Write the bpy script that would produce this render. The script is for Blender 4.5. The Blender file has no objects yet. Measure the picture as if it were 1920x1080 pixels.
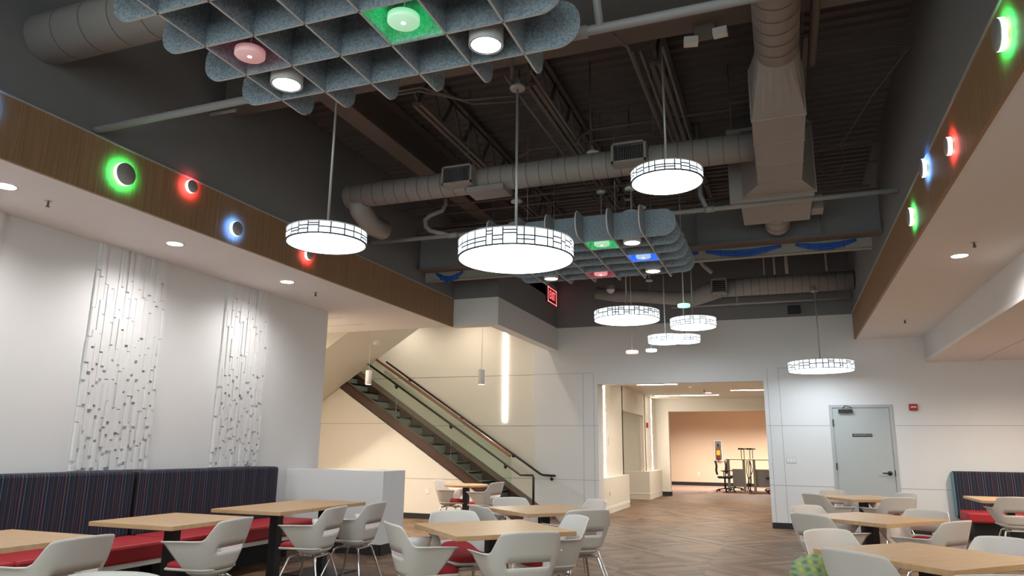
import bpy, math, random
from mathutils import Vector, Matrix
R = math.radians
PI = math.pi
scn = bpy.context.scene
COL = scn.collection

# ------------------------------------------------------------------ camera
H = 1.35
FPX = 1342.0
yaw, pitch, roll = -0.359769, 0.22034, 0.01148
fw = Vector((math.sin(yaw)*math.cos(pitch), math.cos(yaw)*math.cos(pitch), math.sin(pitch)))
rt0 = Vector((math.cos(yaw), -math.sin(yaw), 0))
up0 = rt0.cross(fw)
rt = math.cos(roll)*rt0 + math.sin(roll)*up0
up = -math.sin(roll)*rt0 + math.cos(roll)*up0
cd = bpy.data.cameras.new('camera'); cam = bpy.data.objects.new('camera', cd); COL.objects.link(cam)
cd.sensor_width = 36.0; cd.lens = FPX/1920*36.0; cd.clip_end = 200
m = Matrix((( rt.x, up.x, -fw.x, 0), (rt.y, up.y, -fw.y, 0), (rt.z, up.z, -fw.z, H), (0, 0, 0, 1)))
cam.matrix_world = m
scn.camera = cam
# ------------------------------------------------------------------ world, exposure
w = bpy.data.worlds.new('world'); scn.world = w; w.use_nodes = True
w.node_tree.nodes['Background'].inputs[0].default_value = (0.82, 0.84, 0.89, 1)
w.node_tree.nodes['Background'].inputs[1].default_value = 2.2
scn.view_settings.view_transform = 'Standard'
scn.view_settings.look = 'None'
scn.view_settings.gamma = 1
scn.view_settings.use_curve_mapping = False
scn.view_settings.exposure = 1.05
COOL = (0.82, 0.93, 1.0)
NEUT = (1.0, 0.965, 0.93)
WARM = (1.0, 0.86, 0.71)
K_DRUM = 5.6      # pendant diffuser strength
K_SIDE = .85
K_SPOT = 42.0     # recessed downlights, watt

# ------------------------------------------------------------------ materials
def nt(name):
    ma = bpy.data.materials.new(name); ma.use_nodes = True
    t = ma.node_tree; b = t.nodes['Principled BSDF']
    return ma, t, b
def simple(name, col, rough=0.6, metal=0.0, var=0.06, scale=40.0, bump=0.0, spec=None, emis=None, es=0.0):
    """procedural paint/plastic/metal: slight noise variation in colour, optional bump"""
    ma, t, b = nt(name)
    tc = t.nodes.new('ShaderNodeTexCoord'); n = t.nodes.new('ShaderNodeTexNoise')
    n.inputs['Scale'].default_value = scale; n.inputs['Detail'].default_value = 4
    t.links.new(tc.outputs['Object'], n.inputs['Vector'])
    mx = t.nodes.new('ShaderNodeMix'); mx.data_type = 'RGBA'
    c1 = tuple(max(0, c*(1-var)) for c in col)+(1,); c2 = tuple(min(1, c*(1+var)) for c in col)+(1,)
    mx.inputs[6].default_value = c1; mx.inputs[7].default_value = c2
    t.links.new(n.outputs['Fac'], mx.inputs[0]); t.links.new(mx.outputs[2], b.inputs['Base Color'])
    b.inputs['Roughness'].default_value = rough; b.inputs['Metallic'].default_value = metal
    if spec is not None: b.inputs['Specular IOR Level'].default_value = spec
    if bump:
        bp = t.nodes.new('ShaderNodeBump'); bp.inputs['Strength'].default_value = bump; bp.inputs['Distance'].default_value = 0.01
        t.links.new(n.outputs['Fac'], bp.inputs['Height']); t.links.new(bp.outputs[0], b.inputs['Normal'])
    if emis:
        b.inputs['Emission Color'].default_value = emis+(1,); b.inputs['Emission Strength'].default_value = es
    return ma
def glow(name, col, s):
    ma, t, b = nt(name)
    b.inputs['Base Color'].default_value = (0.8, 0.8, 0.8, 1)
    b.inputs['Emission Color'].default_value = col+(1,); b.inputs['Emission Strength'].default_value = s
    return ma
def wood(name, ca, cb, axis='Z', sc=(60, 60, 2.0), rough=0.5):
    ma, t, b = nt(name)
    tc = t.nodes.new('ShaderNodeTexCoord'); mp = t.nodes.new('ShaderNodeMapping'); mp.inputs['Scale'].default_value = sc
    n = t.nodes.new('ShaderNodeTexNoise'); n.inputs['Scale'].default_value = 1.0; n.inputs['Detail'].default_value = 6; n.inputs['Roughness'].default_value = 0.65
    r = t.nodes.new('ShaderNodeValToRGB'); r.color_ramp.elements[0].position = 0.3; r.color_ramp.elements[1].position = 0.7
    r.color_ramp.elements[0].color = ca+(1,); r.color_ramp.elements[1].color = cb+(1,)
    t.links.new(tc.outputs['Object'], mp.inputs['Vector']); t.links.new(mp.outputs[0], n.inputs['Vector'])
    t.links.new(n.outputs['Fac'], r.inputs[0]); t.links.new(r.outputs[0], b.inputs['Base Color'])
    b.inputs['Roughness'].default_value = rough
    return ma
def floor_mat():
    ma, t, b = nt('plank_floor')
    tc = t.nodes.new('ShaderNodeTexCoord')
    def planks(rot):
        mp = t.nodes.new('ShaderNodeMapping'); mp.inputs['Rotation'].default_value = (0, 0, rot)
        t.links.new(tc.outputs['Object'], mp.inputs['Vector'])
        br = t.nodes.new('ShaderNodeTexBrick'); br.inputs['Scale'].default_value = 1.0
        br.inputs['Brick Width'].default_value = 0.95; br.inputs['Row Height'].default_value = 0.11
        br.inputs['Mortar Size'].default_value = 0.0015; br.inputs['Mortar Smooth'].default_value = 0.1
        br.inputs['Color1'].default_value = (0.085, 0.045, 0.024, 1); br.inputs['Color2'].default_value = (0.205, 0.125, 0.072, 1)
        br.inputs['Mortar'].default_value = (0.07, 0.045, 0.03, 1)
        t.links.new(mp.outputs[0], br.inputs['Vector'])
        g = t.nodes.new('ShaderNodeMapping'); g.inputs['Scale'].default_value = (1.5, 28, 1); t.links.new(mp.outputs[0], g.inputs['Vector'])
        n = t.nodes.new('ShaderNodeTexNoise'); n.inputs['Scale'].default_value = 1.5; n.inputs['Detail'].default_value = 7; n.inputs['Roughness'].default_value = 0.7
        t.links.new(g.outputs[0], n.inputs['Vector'])
        rr = t.nodes.new('ShaderNodeMapRange'); rr.inputs['From Min'].default_value = 0.3; rr.inputs['From Max'].default_value = 0.7; rr.inputs['To Min'].default_value = 0.5; rr.inputs['To Max'].default_value = 1.45
        t.links.new(n.outputs['Fac'], rr.inputs['Value'])
        mm = t.nodes.new('ShaderNodeVectorMath'); mm.operation = 'MULTIPLY'
        t.links.new(br.outputs['Color'], mm.inputs[0]); t.links.new(rr.outputs['Result'], mm.inputs[1])
        return mm
    a = planks(R(45)); c = planks(R(-45))
    ch = t.nodes.new('ShaderNodeTexChecker'); ch.inputs['Scale'].default_value = 1.05
    ch.inputs['Color1'].default_value = (0, 0, 0, 1); ch.inputs['Color2'].default_value = (1, 1, 1, 1)
    mp = t.nodes.new('ShaderNodeMapping'); mp.inputs['Scale'].default_value = (1, 1, 0); mp.inputs['Location'].default_value = (0, 0, 0.5)
    t.links.new(tc.outputs['Object'], mp.inputs['Vector']); t.links.new(mp.outputs[0], ch.inputs['Vector'])
    mx = t.nodes.new('ShaderNodeMix'); mx.data_type = 'RGBA'
    t.links.new(ch.outputs['Fac'], mx.inputs[0]); t.links.new(a.outputs[0], mx.inputs[6]); t.links.new(c.outputs[0], mx.inputs[7])
    t.links.new(mx.outputs[2], b.inputs['Base Color'])
    b.inputs['Roughness'].default_value = 0.5; b.inputs['Specular IOR Level'].default_value = 0.3
    return ma
def stripe_mat(name, axis, period=0.205):
    """navy upholstery with thin vertical stripes repeating along one object axis"""
    ma, t, b = nt(name)
    tc = t.nodes.new('ShaderNodeTexCoord'); sp = t.nodes.new('ShaderNodeSeparateXYZ'); t.links.new(tc.outputs['Object'], sp.inputs[0])
    dv = t.nodes.new('ShaderNodeMath'); dv.operation = 'DIVIDE'; dv.inputs[1].default_value = period; t.links.new(sp.outputs[axis], dv.inputs[0])
    fr = t.nodes.new('ShaderNodeMath'); fr.operation = 'FRACT'; t.links.new(dv.outputs[0], fr.inputs[0])
    r = t.nodes.new('ShaderNodeValToRGB'); cr = r.color_ramp; cr.interpolation = 'CONSTANT'
    navy = (0.007, 0.013, 0.034, 1); dk = (0.012, 0.015, 0.028, 1)
    st = [(0.0, navy), (0.03, (0.14, 0.058, 0.05, 1)), (0.085, navy), (0.20, (0.065, 0.13, 0.175, 1)), (0.235, navy), (0.30, dk), (0.36, (0.05, 0.026, 0.045, 1)), (0.39, navy),
          (0.45, (0.05, 0.058, 0.07, 1)), (0.485, navy), (0.56, dk), (0.66, (0.10, 0.045, 0.047, 1)), (0.70, navy), (0.77, (0.06, 0.055, 0.05, 1)), (0.80, navy), (0.89, (0.07, 0.05, 0.09, 1)), (0.92, navy)]
    cr.elements[0].position = 0; cr.elements[0].color = st[0][1]
    cr.elements[1].position = st[1][0]; cr.elements[1].color = st[1][1]
    for p, c in st[2:]:
        e = cr.elements.new(p); e.color = c
    t.links.new(fr.outputs[0], r.inputs[0])
    n = t.nodes.new('ShaderNodeTexNoise'); n.inputs['Scale'].default_value = 260; t.links.new(tc.outputs['Object'], n.inputs['Vector'])
    mr = t.nodes.new('ShaderNodeMapRange'); mr.inputs['From Min'].default_value = .35; mr.inputs['From Max'].default_value = .65; mr.inputs['To Min'].default_value = .6; mr.inputs['To Max'].default_value = 1.4
    t.links.new(n.outputs['Fac'], mr.inputs['Value'])
    mm = t.nodes.new('ShaderNodeVectorMath'); mm.operation = 'MULTIPLY'; t.links.new(r.outputs[0], mm.inputs[0]); t.links.new(mr.outputs[0], mm.inputs[1])
    t.links.new(mm.outputs[0], b.inputs['Base Color']); b.inputs['Roughness'].default_value = 0.9
    return ma
def speckle(name, ca, cb, scale=120, rough=0.95, bump=0.3):
    ma, t, b = nt(name)
    tc = t.nodes.new('ShaderNodeTexCoord'); n = t.nodes.new('ShaderNodeTexNoise'); n.inputs['Scale'].default_value = scale; n.inputs['Detail'].default_value = 5; n.inputs['Roughness'].default_value = .8
    t.links.new(tc.outputs['Object'], n.inputs['Vector'])
    r = t.nodes.new('ShaderNodeValToRGB'); r.color_ramp.elements[0].position = 0.38; r.color_ramp.elements[1].position = 0.62
    r.color_ramp.elements[0].color = ca+(1,); r.color_ramp.elements[1].color = cb+(1,)
    t.links.new(n.outputs['Fac'], r.inputs[0]); t.links.new(r.outputs[0], b.inputs['Base Color'])
    b.inputs['Roughness'].default_value = rough
    return ma
def plaid():
    ma, t, b = nt('green_plaid')
    tc = t.nodes.new('ShaderNodeTexCoord')
    def wv(dirn, sc):
        x = t.nodes.new('ShaderNodeTexWave'); x.bands_direction = dirn; x.inputs['Scale'].default_value = sc; x.inputs['Distortion'].default_value = 6.0; x.inputs['Detail'].default_value = 3
        t.links.new(tc.outputs['Object'], x.inputs['Vector']); return x
    a = wv('X', 5); c = wv('Z', 8)
    mx = t.nodes.new('ShaderNodeMix'); mx.data_type = 'RGBA'; mx.inputs[6].default_value = (0.10, 0.17, 0.09, 1); mx.inputs[7].default_value = (0.42, 0.38, 0.07, 1)
    t.links.new(a.outputs['Fac'], mx.inputs[0])
    m2 = t.nodes.new('ShaderNodeMix'); m2.data_type = 'RGBA'; m2.inputs[7].default_value = (0.22, 0.33, 0.20, 1)
    t.links.new(c.outputs['Fac'], m2.inputs[0]); t.links.new(mx.outputs[2], m2.inputs[6]); t.links.new(m2.outputs[2], b.inputs['Base Color'])
    b.inputs['Roughness'].default_value = .9
    return ma
def glass_mat(name, tint=(0.86, 0.95, 0.92), alpha=0.12):
    ma, t, b = nt(name)
    tr = t.nodes.new('ShaderNodeBsdfTransparent'); tr.inputs[0].default_value = tint+(1,)
    gl = t.nodes.new('ShaderNodeBsdfGlossy'); gl.inputs['Roughness'].default_value = 0.02
    fr = t.nodes.new('ShaderNodeFresnel'); fr.inputs[0].default_value = 1.25
    mx = t.nodes.new('ShaderNodeMixShader'); t.links.new(fr.outputs[0], mx.inputs[0]); t.links.new(tr.outputs[0], mx.inputs[1]); t.links.new(gl.outputs[0], mx.inputs[2])
    t.links.new(mx.outputs[0], t.nodes['Material Output'].inputs['Surface'])
    return ma

M = {}
M['wall'] = simple('white_wall_paint', (0.68, 0.68, 0.69), .7, var=.015, scale=6)
M['soffit'] = simple('soffit_paint', (0.80, 0.78, 0.77), .75, var=.015, scale=6)
M['cream'] = simple('warm_lit_white_paint', (0.70, 0.66, 0.58), .7, var=.015, scale=6)  # white paint with the stair's warm light put into the colour
M['groove'] = simple('panel_reveal', (0.42, 0.43, 0.44), .8)
M['dark'] = simple('dark_grey_paint', (0.20, 0.202, 0.215), .8, var=.05, scale=5)
M['deck'] = simple('dark_deck_paint', (0.11, 0.10, 0.105), .7, var=.15, scale=4)
M['steel'] = simple('dark_steel_paint', (0.09, 0.082, 0.078), .6, var=.1, scale=8)
M['steel2'] = simple('painted_steel', (0.15, 0.125, 0.115), .6, var=.1, scale=8)
M['duct'] = simple('duct_grey', (0.32, 0.30, 0.29), .55, var=.08, scale=7, metal=.0)
M['seam'] = simple('duct_seam', (0.10, 0.10, 0.10), .6)
M['pipe'] = simple('pipe_grey', (0.33, 0.33, 0.34), .45, var=.08, scale=9)
M['fascia'] = wood('brown_oak_fascia', (0.22, 0.125, 0.062), (0.40, 0.245, 0.135), sc=(90, 90, 1.6))
M['maple'] = wood('maple_laminate', (0.44, 0.27, 0.135), (0.53, 0.35, 0.19), sc=(3, 26, 3), rough=.4)
M['floor'] = floor_mat()
M['carpet'] = speckle('office_carpet', (0.22, 0.12, 0.09), (0.36, 0.26, 0.21), 9)
M['chair'] = simple('white_plastic', (0.60, 0.565, 0.53), .38, var=.01)
M['red'] = simple('red_fabric', (0.33, 0.012, 0.020), .85, var=.12, scale=180)
M['redseat'] = simple('red_vinyl', (0.36, 0.014, 0.022), .6, var=.08, scale=60)
M['chrome'] = simple('chrome', (0.78, 0.78, 0.80), .12, 1.0, var=.02)
M['black'] = simple('black_metal', (0.010, 0.010, 0.011), .5, var=.1)
M['base'] = simple('black_rubber_base', (0.012, 0.013, 0.016), .6)
M['stripeY'] = stripe_mat('striped_upholstery_side', 1)
M['stripeX'] = stripe_mat('striped_upholstery_back', 0)
M['piping'] = simple('teal_piping', (0.10, 0.25, 0.27), .7)
M['felt'] = speckle('blue_grey_felt', (0.17, 0.225, 0.28), (0.40, 0.475, 0.545), 60)
M['feltedge'] = simple('felt_cut_edge', (0.70, 0.70, 0.69), .9)
M['lampwhite'] = simple('white_lamp_metal', (0.62, 0.64, 0.66), .4)
M['nickel'] = simple('brushed_nickel', (0.50, 0.50, 0.51), .45, .5)
M['mull'] = simple('dark_mullion', (0.03, 0.035, 0.045), .5)
M['trimwhite'] = simple('white_trim', (0.75, 0.74, 0.72), .5)
M['door'] = simple('grey_door_paint', (0.42, 0.45, 0.45), .5, var=.02)
M['frame'] = simple('grey_frame_paint', (0.40, 0.42, 0.43), .5, var=.02)
M['redpaint'] = simple('red_device', (0.42, 0.015, 0.02), .45)
M['stringer'] = simple('brown_steel_stringer', (0.058, 0.022, 0.015), .38, var=.08)
M['tread'] = simple('grey_stair_tread', (0.105, 0.12, 0.115), .7)
M['rail'] = wood('rail_wood', (0.10, 0.035, 0.015), (0.20, 0.085, 0.04), sc=(4, 60, 60), rough=.35)
M['railmetal'] = simple('dark_bronze', (0.045, 0.032, 0.025), .35, .6)
M['glass'] = glass_mat('stair_glass', (0.90, 0.95, 0.90))
M['blue'] = simple('blue_cable_jacket', (0.004, 0.085, 0.42), .5, var=.2, scale=90)
M['tray'] = simple('pale_tray', (0.27, 0.25, 0.23), .6)
M['plaid'] = plaid()
M['desk'] = simple('grey_desk_panel', (0.32, 0.31, 0.30), .5)
M['mesh'] = simple('black_mesh_fabric', (0.05, 0.04, 0.04), .8)
M['navyseat'] = simple('blue_black_fabric', (0.02, 0.05, 0.08), .8)
M['yellow'] = simple('yellow_tag', (0.75, 0.45, 0.02), .5)
M['drum'] = glow('drum_diffuser', COOL, K_DRUM)
M['side'] = glow('drum_side_glow', COOL, K_SIDE)
M['lens'] = glow('downlight_lens', NEUT, 12)
M['led'] = glow('led_strip', (1.0, 0.92, 0.82), 15)
M['can'] = glow('can_lens', (0.98, 0.98, 1.0), 10)
M['exit'] = glow('exit_red', (1.0, 0.12, 0.13), .8)
M['exitface'] = simple('exit_face', (0.10, 0.004, 0.006), .5)
M['silver'] = simple('silver_grille', (0.25, 0.25, 0.26), .5, .3)

# ------------------------------------------------------------------ mesh builder
class MB:
    def __init__(s): s.v = []; s.f = []; s.mi = []; s.cur = 0; s.sm = []; s.smooth = False
    def add(s, vs, fs):
        o = len(s.v); s.v += [tuple(x) for x in vs]
        for f in fs: s.f.append(tuple(i+o for i in f)); s.mi.append(s.cur); s.sm.append(s.smooth)
        return s
    def box(s, x0, x1, y0, y1, z0, z1):
        vs = [(x, y, z) for z in (z0, z1) for y in (y0, y1) for x in (x0, x1)]
        return s.add(vs, [(0, 2, 3, 1), (4, 5, 7, 6), (0, 1, 5, 4), (2, 6, 7, 3), (0, 4, 6, 2), (1, 3, 7, 5)])
    def obox(s, c, size, rot=None, rz=0):
        mt = rot if rot else Matrix.Rotation(rz, 3, 'Z'); c = Vector(c); a, b, d = size[0]/2, size[1]/2, size[2]/2
        vs = [c + mt @ Vector((x, y, z)) for z in (-d, d) for y in (-b, b) for x in (-a, a)]
        return s.add(vs, [(0, 2, 3, 1), (4, 5, 7, 6), (0, 1, 5, 4), (2, 6, 7, 3), (0, 4, 6, 2), (1, 3, 7, 5)])
    def bar(s, p0, p1, w_, h_):
        p0 = Vector(p0); p1 = Vector(p1); d = (p1-p0); L = d.length; d.normalize()
        u = Vector((0, 0, 1)) if abs(d.z) < .95 else Vector((1, 0, 0))
        a = d.cross(u).normalized(); b = a.cross(d).normalized()
        mt = Matrix((a, d, b)).transposed()
        return s.obox((p0+p1)/2, (w_, L, h_), rot=mt)
    def prism(s, poly, ax, a, b):
        """poly of 2-D points extruded along axis ax from a to b"""
        def P(q, t): 
            return {'x': (t, q[0], q[1]), 'y': (q[0], t, q[1]), 'z': (q[0], q[1], t)}[ax]
        n = len(poly); vs = [P(q, a) for q in poly]+[P(q, b) for q in poly]
        fs = [tuple(range(n)), tuple(range(2*n-1, n-1, -1))]+[(i, i+n, (i+1) % n+n, (i+1) % n) for i in range(n)]
        return s.add(vs, fs)
    def tube(s, pts, r, seg=10, cap=True, radii=None):
        pts = [Vector(p) for p in pts]; n = len(pts); sm = s.smooth; s.smooth = True
        vs = []; prev = None
        for i, p in enumerate(pts):
            d = (pts[min(i+1, n-1)]-pts[max(i-1, 0)]).normalized()
            if prev is None:
                u = Vector((0, 0, 1)) if abs(d.z) < .9 else Vector((1, 0, 0)); a = d.cross(u).normalized()
            else: a = (prev - d*prev.dot(d)).normalized()
            prev = a; b = d.cross(a); rr = radii[i] if radii else r
            for k in range(seg):
                t = 2*PI*k/seg; vs.append(p+a*math.cos(t)*rr+b*math.sin(t)*rr)
        fs = [(i*seg+k, i*seg+(k+1) % seg, (i+1)*seg+(k+1) % seg, (i+1)*seg+k) for i in range(n-1) for k in range(seg)]
        s.add(vs, fs); s.smooth = False
        if cap:
            o = len(s.v)-len(vs)
            s.f.append(tuple(o+k for k in range(seg-1, -1, -1))); s.mi.append(s.cur); s.sm.append(False)
            s.f.append(tuple(o+(n-1)*seg+k for k in range(seg))); s.mi.append(s.cur); s.sm.append(False)
        s.smooth = sm
        return s
    def lathe(s, prof, c=(0, 0, 0), seg=40, ax='z', smooth=True):
        """profile [(r, h)...] around axis ax through c"""
        vs = []; c = Vector(c)
        for r, h in prof:
            for k in range(seg):
                t = 2*PI*k/seg; a, b = r*math.cos(t), r*math.sin(t)
                vs.append(c+Vector({'z': (a, b, h), 'x': (h, a, b), 'y': (b, h, a)}[ax]))
        n = len(prof); sm = s.smooth; s.smooth = smooth
        s.add(vs, [(i*seg+k, i*seg+(k+1) % seg, (i+1)*seg+(k+1) % seg, (i+1)*seg+k) for i in range(n-1) for k in range(seg)])
        s.smooth = sm
        return s
    def disc(s, r, c, seg=40, ax='z', flip=False):
        c = Vector(c); vs = []
        for k in range(seg):
            t = 2*PI*k/seg; a, b = r*math.cos(t), r*math.sin(t)
            vs.append(c+Vector({'z': (a, b, 0), 'x': (0, a, b), 'y': (b, 0, a)}[ax]))
        idx = tuple(range(seg)); return s.add(vs, [idx[::-1] if flip else idx])
    def build(s, name, mats, parent=None, loc=None, bevel=0, kind=None, solid=0, sub=0, weld=False):
        """vertices are in world space; the object's origin is parent.location (world) or loc"""
        me = bpy.data.meshes.new(name)
        wl = wloc(parent) if parent is not None else Vector((0, 0, 0))
        o0 = (wl + (Vector(loc) if loc is not None else Vector((0, 0, 0)))) if parent is not None else Vector(loc or (0, 0, 0))
        me.from_pydata([tuple(Vector(v)-o0) for v in s.v], [], s.f)
        if not isinstance(mats, (list, tuple)): mats = [mats]
        for x in mats: me.materials.append(x)
        me.polygons.foreach_set('material_index', s.mi); me.polygons.foreach_set('use_smooth', s.sm)
        me.update()
        ob = bpy.data.objects.new(name, me); COL.objects.link(ob)
        if parent is not None: ob.parent = parent; ob.location = Vector(loc) if loc is not None else (0, 0, 0)
        else: ob.location = o0
        if bevel:
            b = ob.modifiers.new('bevel', 'BEVEL'); b.width = bevel; b.segments = 2; b.limit_method = 'ANGLE'
        if sub:
            b = ob.modifiers.new('sub', 'SUBSURF'); b.levels = sub; b.render_levels = sub
        if solid:
            b = ob.modifiers.new('solid', 'SOLIDIFY'); b.thickness = solid; b.offset = 0
        if kind: ob['kind'] = kind
        return ob
def wloc(o):
    v = Vector((0, 0, 0))
    while o is not None: v += o.location; o = o.parent
    return v
def tag(o, label, cat, group=None, kind=None):
    o['label'] = label; o['category'] = cat
    if group: o['group'] = group
    if kind: o['kind'] = kind
    return o
def thing(name, label, cat, loc=(0, 0, 0), group=None):
    o = bpy.data.objects.new(name, None); o.empty_display_size = .1; o.location = loc; COL.objects.link(o)
    return tag(o, label, cat, group)
def copy_tree(o, parent=None):
    c = o.copy(); COL.objects.link(c); c.parent = parent
    for ch in list(o.children): copy_tree(ch, c)
    return c
def struct(name, mb, mat, **k):
    return mb.build(name, mat, kind='structure', **k)
def text_mb(txt, size, ext=0.001):
    cu = bpy.data.curves.new('t', 'FONT'); cu.body = txt; cu.size = size; cu.extrude = ext; cu.align_x = 'CENTER'; cu.align_y = 'CENTER'
    ob = bpy.data.objects.new('t', cu); COL.objects.link(ob)
    dg = bpy.context.evaluated_depsgraph_get(); me = bpy.data.meshes.new_from_object(ob.evaluated_get(dg))
    vs = [v.co.copy() for v in me.vertices]; fs = [tuple(p.vertices) for p in me.polygons]
    bpy.data.objects.remove(ob); bpy.data.curves.remove(cu); bpy.data.meshes.remove(me)
    return vs, fs

# ------------------------------------------------------------------ key dimensions
WY = 14.3          # far wall
XL, XR = -5.17, 1.30      # atrium edges
ZS, ZD = 3.36, 3.83       # soffit height, top of the timber band
DK = 5.22          # deck height
WX = -6.44         # left wall
YF = -4.0          # wall behind the camera
# ================================================================== STRUCTURE
struct('floor', MB().box(-10.2, 7, YF-.2, 24.0, -.1, 0), M['floor'])
struct('floor_office', MB().box(-8, 5, 24.0, 30.4, -.1, 0), M['carpet'])
struct('wall_left', MB().box(WX-.25, WX, YF, 9.13, 0, ZS), M['wall'])
struct('wall_front', MB().box(-10.2, WX, YF-.2, YF, 0, DK).box(5.9, 7, YF-.2, YF, 0, DK).box(WX, 5.9, YF-.2, YF, 0, .3).box(WX, 5.9, YF-.2, YF, 4.9, DK+.2), M['wall'])
mb = MB()
for x in (WX+.03, -4.4, -2.35, -.3, 1.75, 3.8, 5.87): mb.box(x-.03, x+.03, YF-.15, YF-.05, .3, 4.9)
for z in (.33, 2.5, 4.87): mb.box(WX, 5.9, YF-.15, YF-.05, z-.03, z+.03)
wf = mb.build('added_window_1', M['frame'], loc=(-.3, YF, .3), kind='structure')  # unseen window wall, added to let daylight in from behind the camera
MB().box(WX, 5.9, YF-.105, YF-.095, .3, 4.9).build('glass_pane', M['glass'], wf)
struct('wall_right', MB().box(6.6, 6.8, YF, WY, 0, DK), M['wall'])
# far wall with the corridor opening and door
ox0, ox1, oz = -3.50, -0.315, 2.64
mb = MB()
mb.box(-4.85, ox0, WY, WY+.3, 0, ZD); mb.box(ox1, .775, WY, WY+.3, 0, ZD); mb.box(1.80, 6.8, WY, WY+.3, 0, ZD)
mb.box(ox0, ox1, WY, WY+.3, oz, ZD); mb.box(.775, 1.80, WY, WY+.3, 2.18, ZD)
struct('wall_back', mb, M['wall'])
struct('wall_back_stair', MB().box(-10.2, -4.85, WY+.06, WY+.3, 0, 4.6), M['cream'])
struct('wall_back_upper', MB().box(-4.5, 1.6, WY, WY+.3, ZD, DK), M['dark'])
struct('wall_stair_left', MB().box(-10.2, -9.9, 9.13, WY+.06, 0, 4.6), M['cream'])
struct('wall_stair_front', MB().box(-10.2, WX-.25, 8.9, 9.13, 0, ZS).box(-10.2, XL-.25, 10.80, 10.9, ZS+.05, 4.6), M['cream'])
struct('ceiling_stair', MB().box(-10.2, -4.37, 10.95, WY+.3, 4.4, 4.6), M['cream'])
# perimeter soffits
struct('ceiling_left', MB().box(-10.2, XL-.03, YF, 10.9, ZS, ZS+.05), M['soffit'])
struct('ceiling_right', MB().box(XR+.03, 2.40, YF, WY, ZS, ZS+.05), M['soffit'])
struct('ceiling_right_lower', MB().box(2.40, 6.8, YF, WY, 2.91, 2.96), M['soffit'])
struct('trim_right_bulkhead', MB().box(2.40, 2.46, YF, WY, 2.96, ZS+.05), M['wall'])
struct('trim_1', MB().box(XL-.03, XL, YF, 10.92, ZS-.005, ZD), M['fascia'])
struct('trim_2', MB().box(XR, XR+.03, YF, WY, ZS-.005, ZD), M['fascia'])
struct('trim_3', MB().box(XL-.05, XL+.012, YF, 10.9, ZD, ZD+.012).box(XR-.012, XR+.05, YF, WY, ZD, ZD+.012), M['groove'])
# dark upper walls of the atrium
struct('wall_left_upper', MB().box(XL-.22, XL-.012, YF, 10.95, ZD+.012, DK), M['dark'])
struct('wall_right_upper', MB().box(XR+.012, XR+.22, YF, WY, ZD+.012, DK), M['dark'])
struct('wall_notch_upper', MB().box(XL-.2, -4.37, 10.95, 11.15, ZD, DK).box(-4.57, -4.37, 11.15, WY, ZD, DK), M['dark'])
struct('trim_bulkhead', MB().box(XL-.03, -4.35, 10.92, 11.1, ZS, ZD).box(-4.55, -4.35, 11.1, WY, ZS, ZD), M['wall'])
# roof deck, corrugated along the room
mb = MB(); y = YF; P = .155; prof = []
while y < WY:
    prof += [(y, DK), (y+.055, DK), (y+.075, DK+.03), (y+.135, DK+.03)]; y += P
prof2 = prof+[(WY+.3, DK), (WY+.3, DK+.12), (YF, DK+.12)]
vs = []; n = len(prof)
for (a, z) in prof: vs += [(XL-.3, a, z), (XR+.3, a, z)]
mb.add(vs, [(2*i, 2*i+2, 2*i+3, 2*i+1) for i in range(n-1)])
mb.box(XL-.3, XR+.3, YF, WY+.3, DK+.10, DK+.16)
struct('ceiling', mb, M['deck'])
# wall panel reveals
def reveal(mb, x0, x1, z, y=WY): mb.box(x0, x1, y-.0025, y+.004, z-.005, z+.005)
def vreveal(mb, x, z0, z1, y=WY): mb.box(x-.005, x+.005, y-.0025, y+.004, z0, z1)
mb = MB()
for z in (.75, 1.815):
    reveal(mb, -4.85, ox0, z); reveal(mb, ox1, .775, z); reveal(mb, 1.80, 6.6, z)
reveal(mb, -4.85, ox0-.1, 2.87)
reveal(mb, -.04, .5, 2.87)
for x in (-3.58, -3.8): vreveal(mb, x, 0.1, 2.87)
vreveal(mb, -.04, .1, 2.87); vreveal(mb, -.24, .1, 2.87)
struct('trim_panel_joints', mb, M['groove'])
mb = MB()
for z in (.75, 1.815, 2.87): reveal(mb, -9.9, -4.85, z, WY+.06)
struct('trim_stair_joints', mb, simple('stair_reveal', (.30, .28, .25), .8))
# joints in lower ceilings
mb = MB()
for x in (3.2, 3.9, 4.6): mb.box(x-.004, x+.004, YF, WY, 2.907, 2.9105)
struct('trim_ceiling_joints', mb, M['groove'])
mb = MB()
for yy in (9.6, 10.25): mb.box(-9.9, -6.5, yy-.004, yy+.004, ZS-.003, ZS+.0005)
struct('trim_ceiling_joints_left', mb, M['groove'])
# baseboards
struct('baseboard_back', MB().box(-4.85, ox0, WY-.012, WY, 0, .1).box(ox1, .775, WY-.012, WY, 0, .1).box(1.8, 6.6, WY-.012, WY, 0, .1), M['base'])
struct('baseboard_stair', MB().box(-9.9, -4.85, WY+.048, WY+.06, 0, .1), M['base'])
# half-height partition beside the banquette
struct('wall_partition', MB().box(WX, -4.92, 8.42, 9.0, 0, 1.04), M['wall'], bevel=.004)
struct('baseboard_partition', MB().box(WX, -4.91, 8.405, 8.42, 0, .13).box(-4.92, -4.905, 8.405, 9.0, 0, .13), M['base'])
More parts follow.
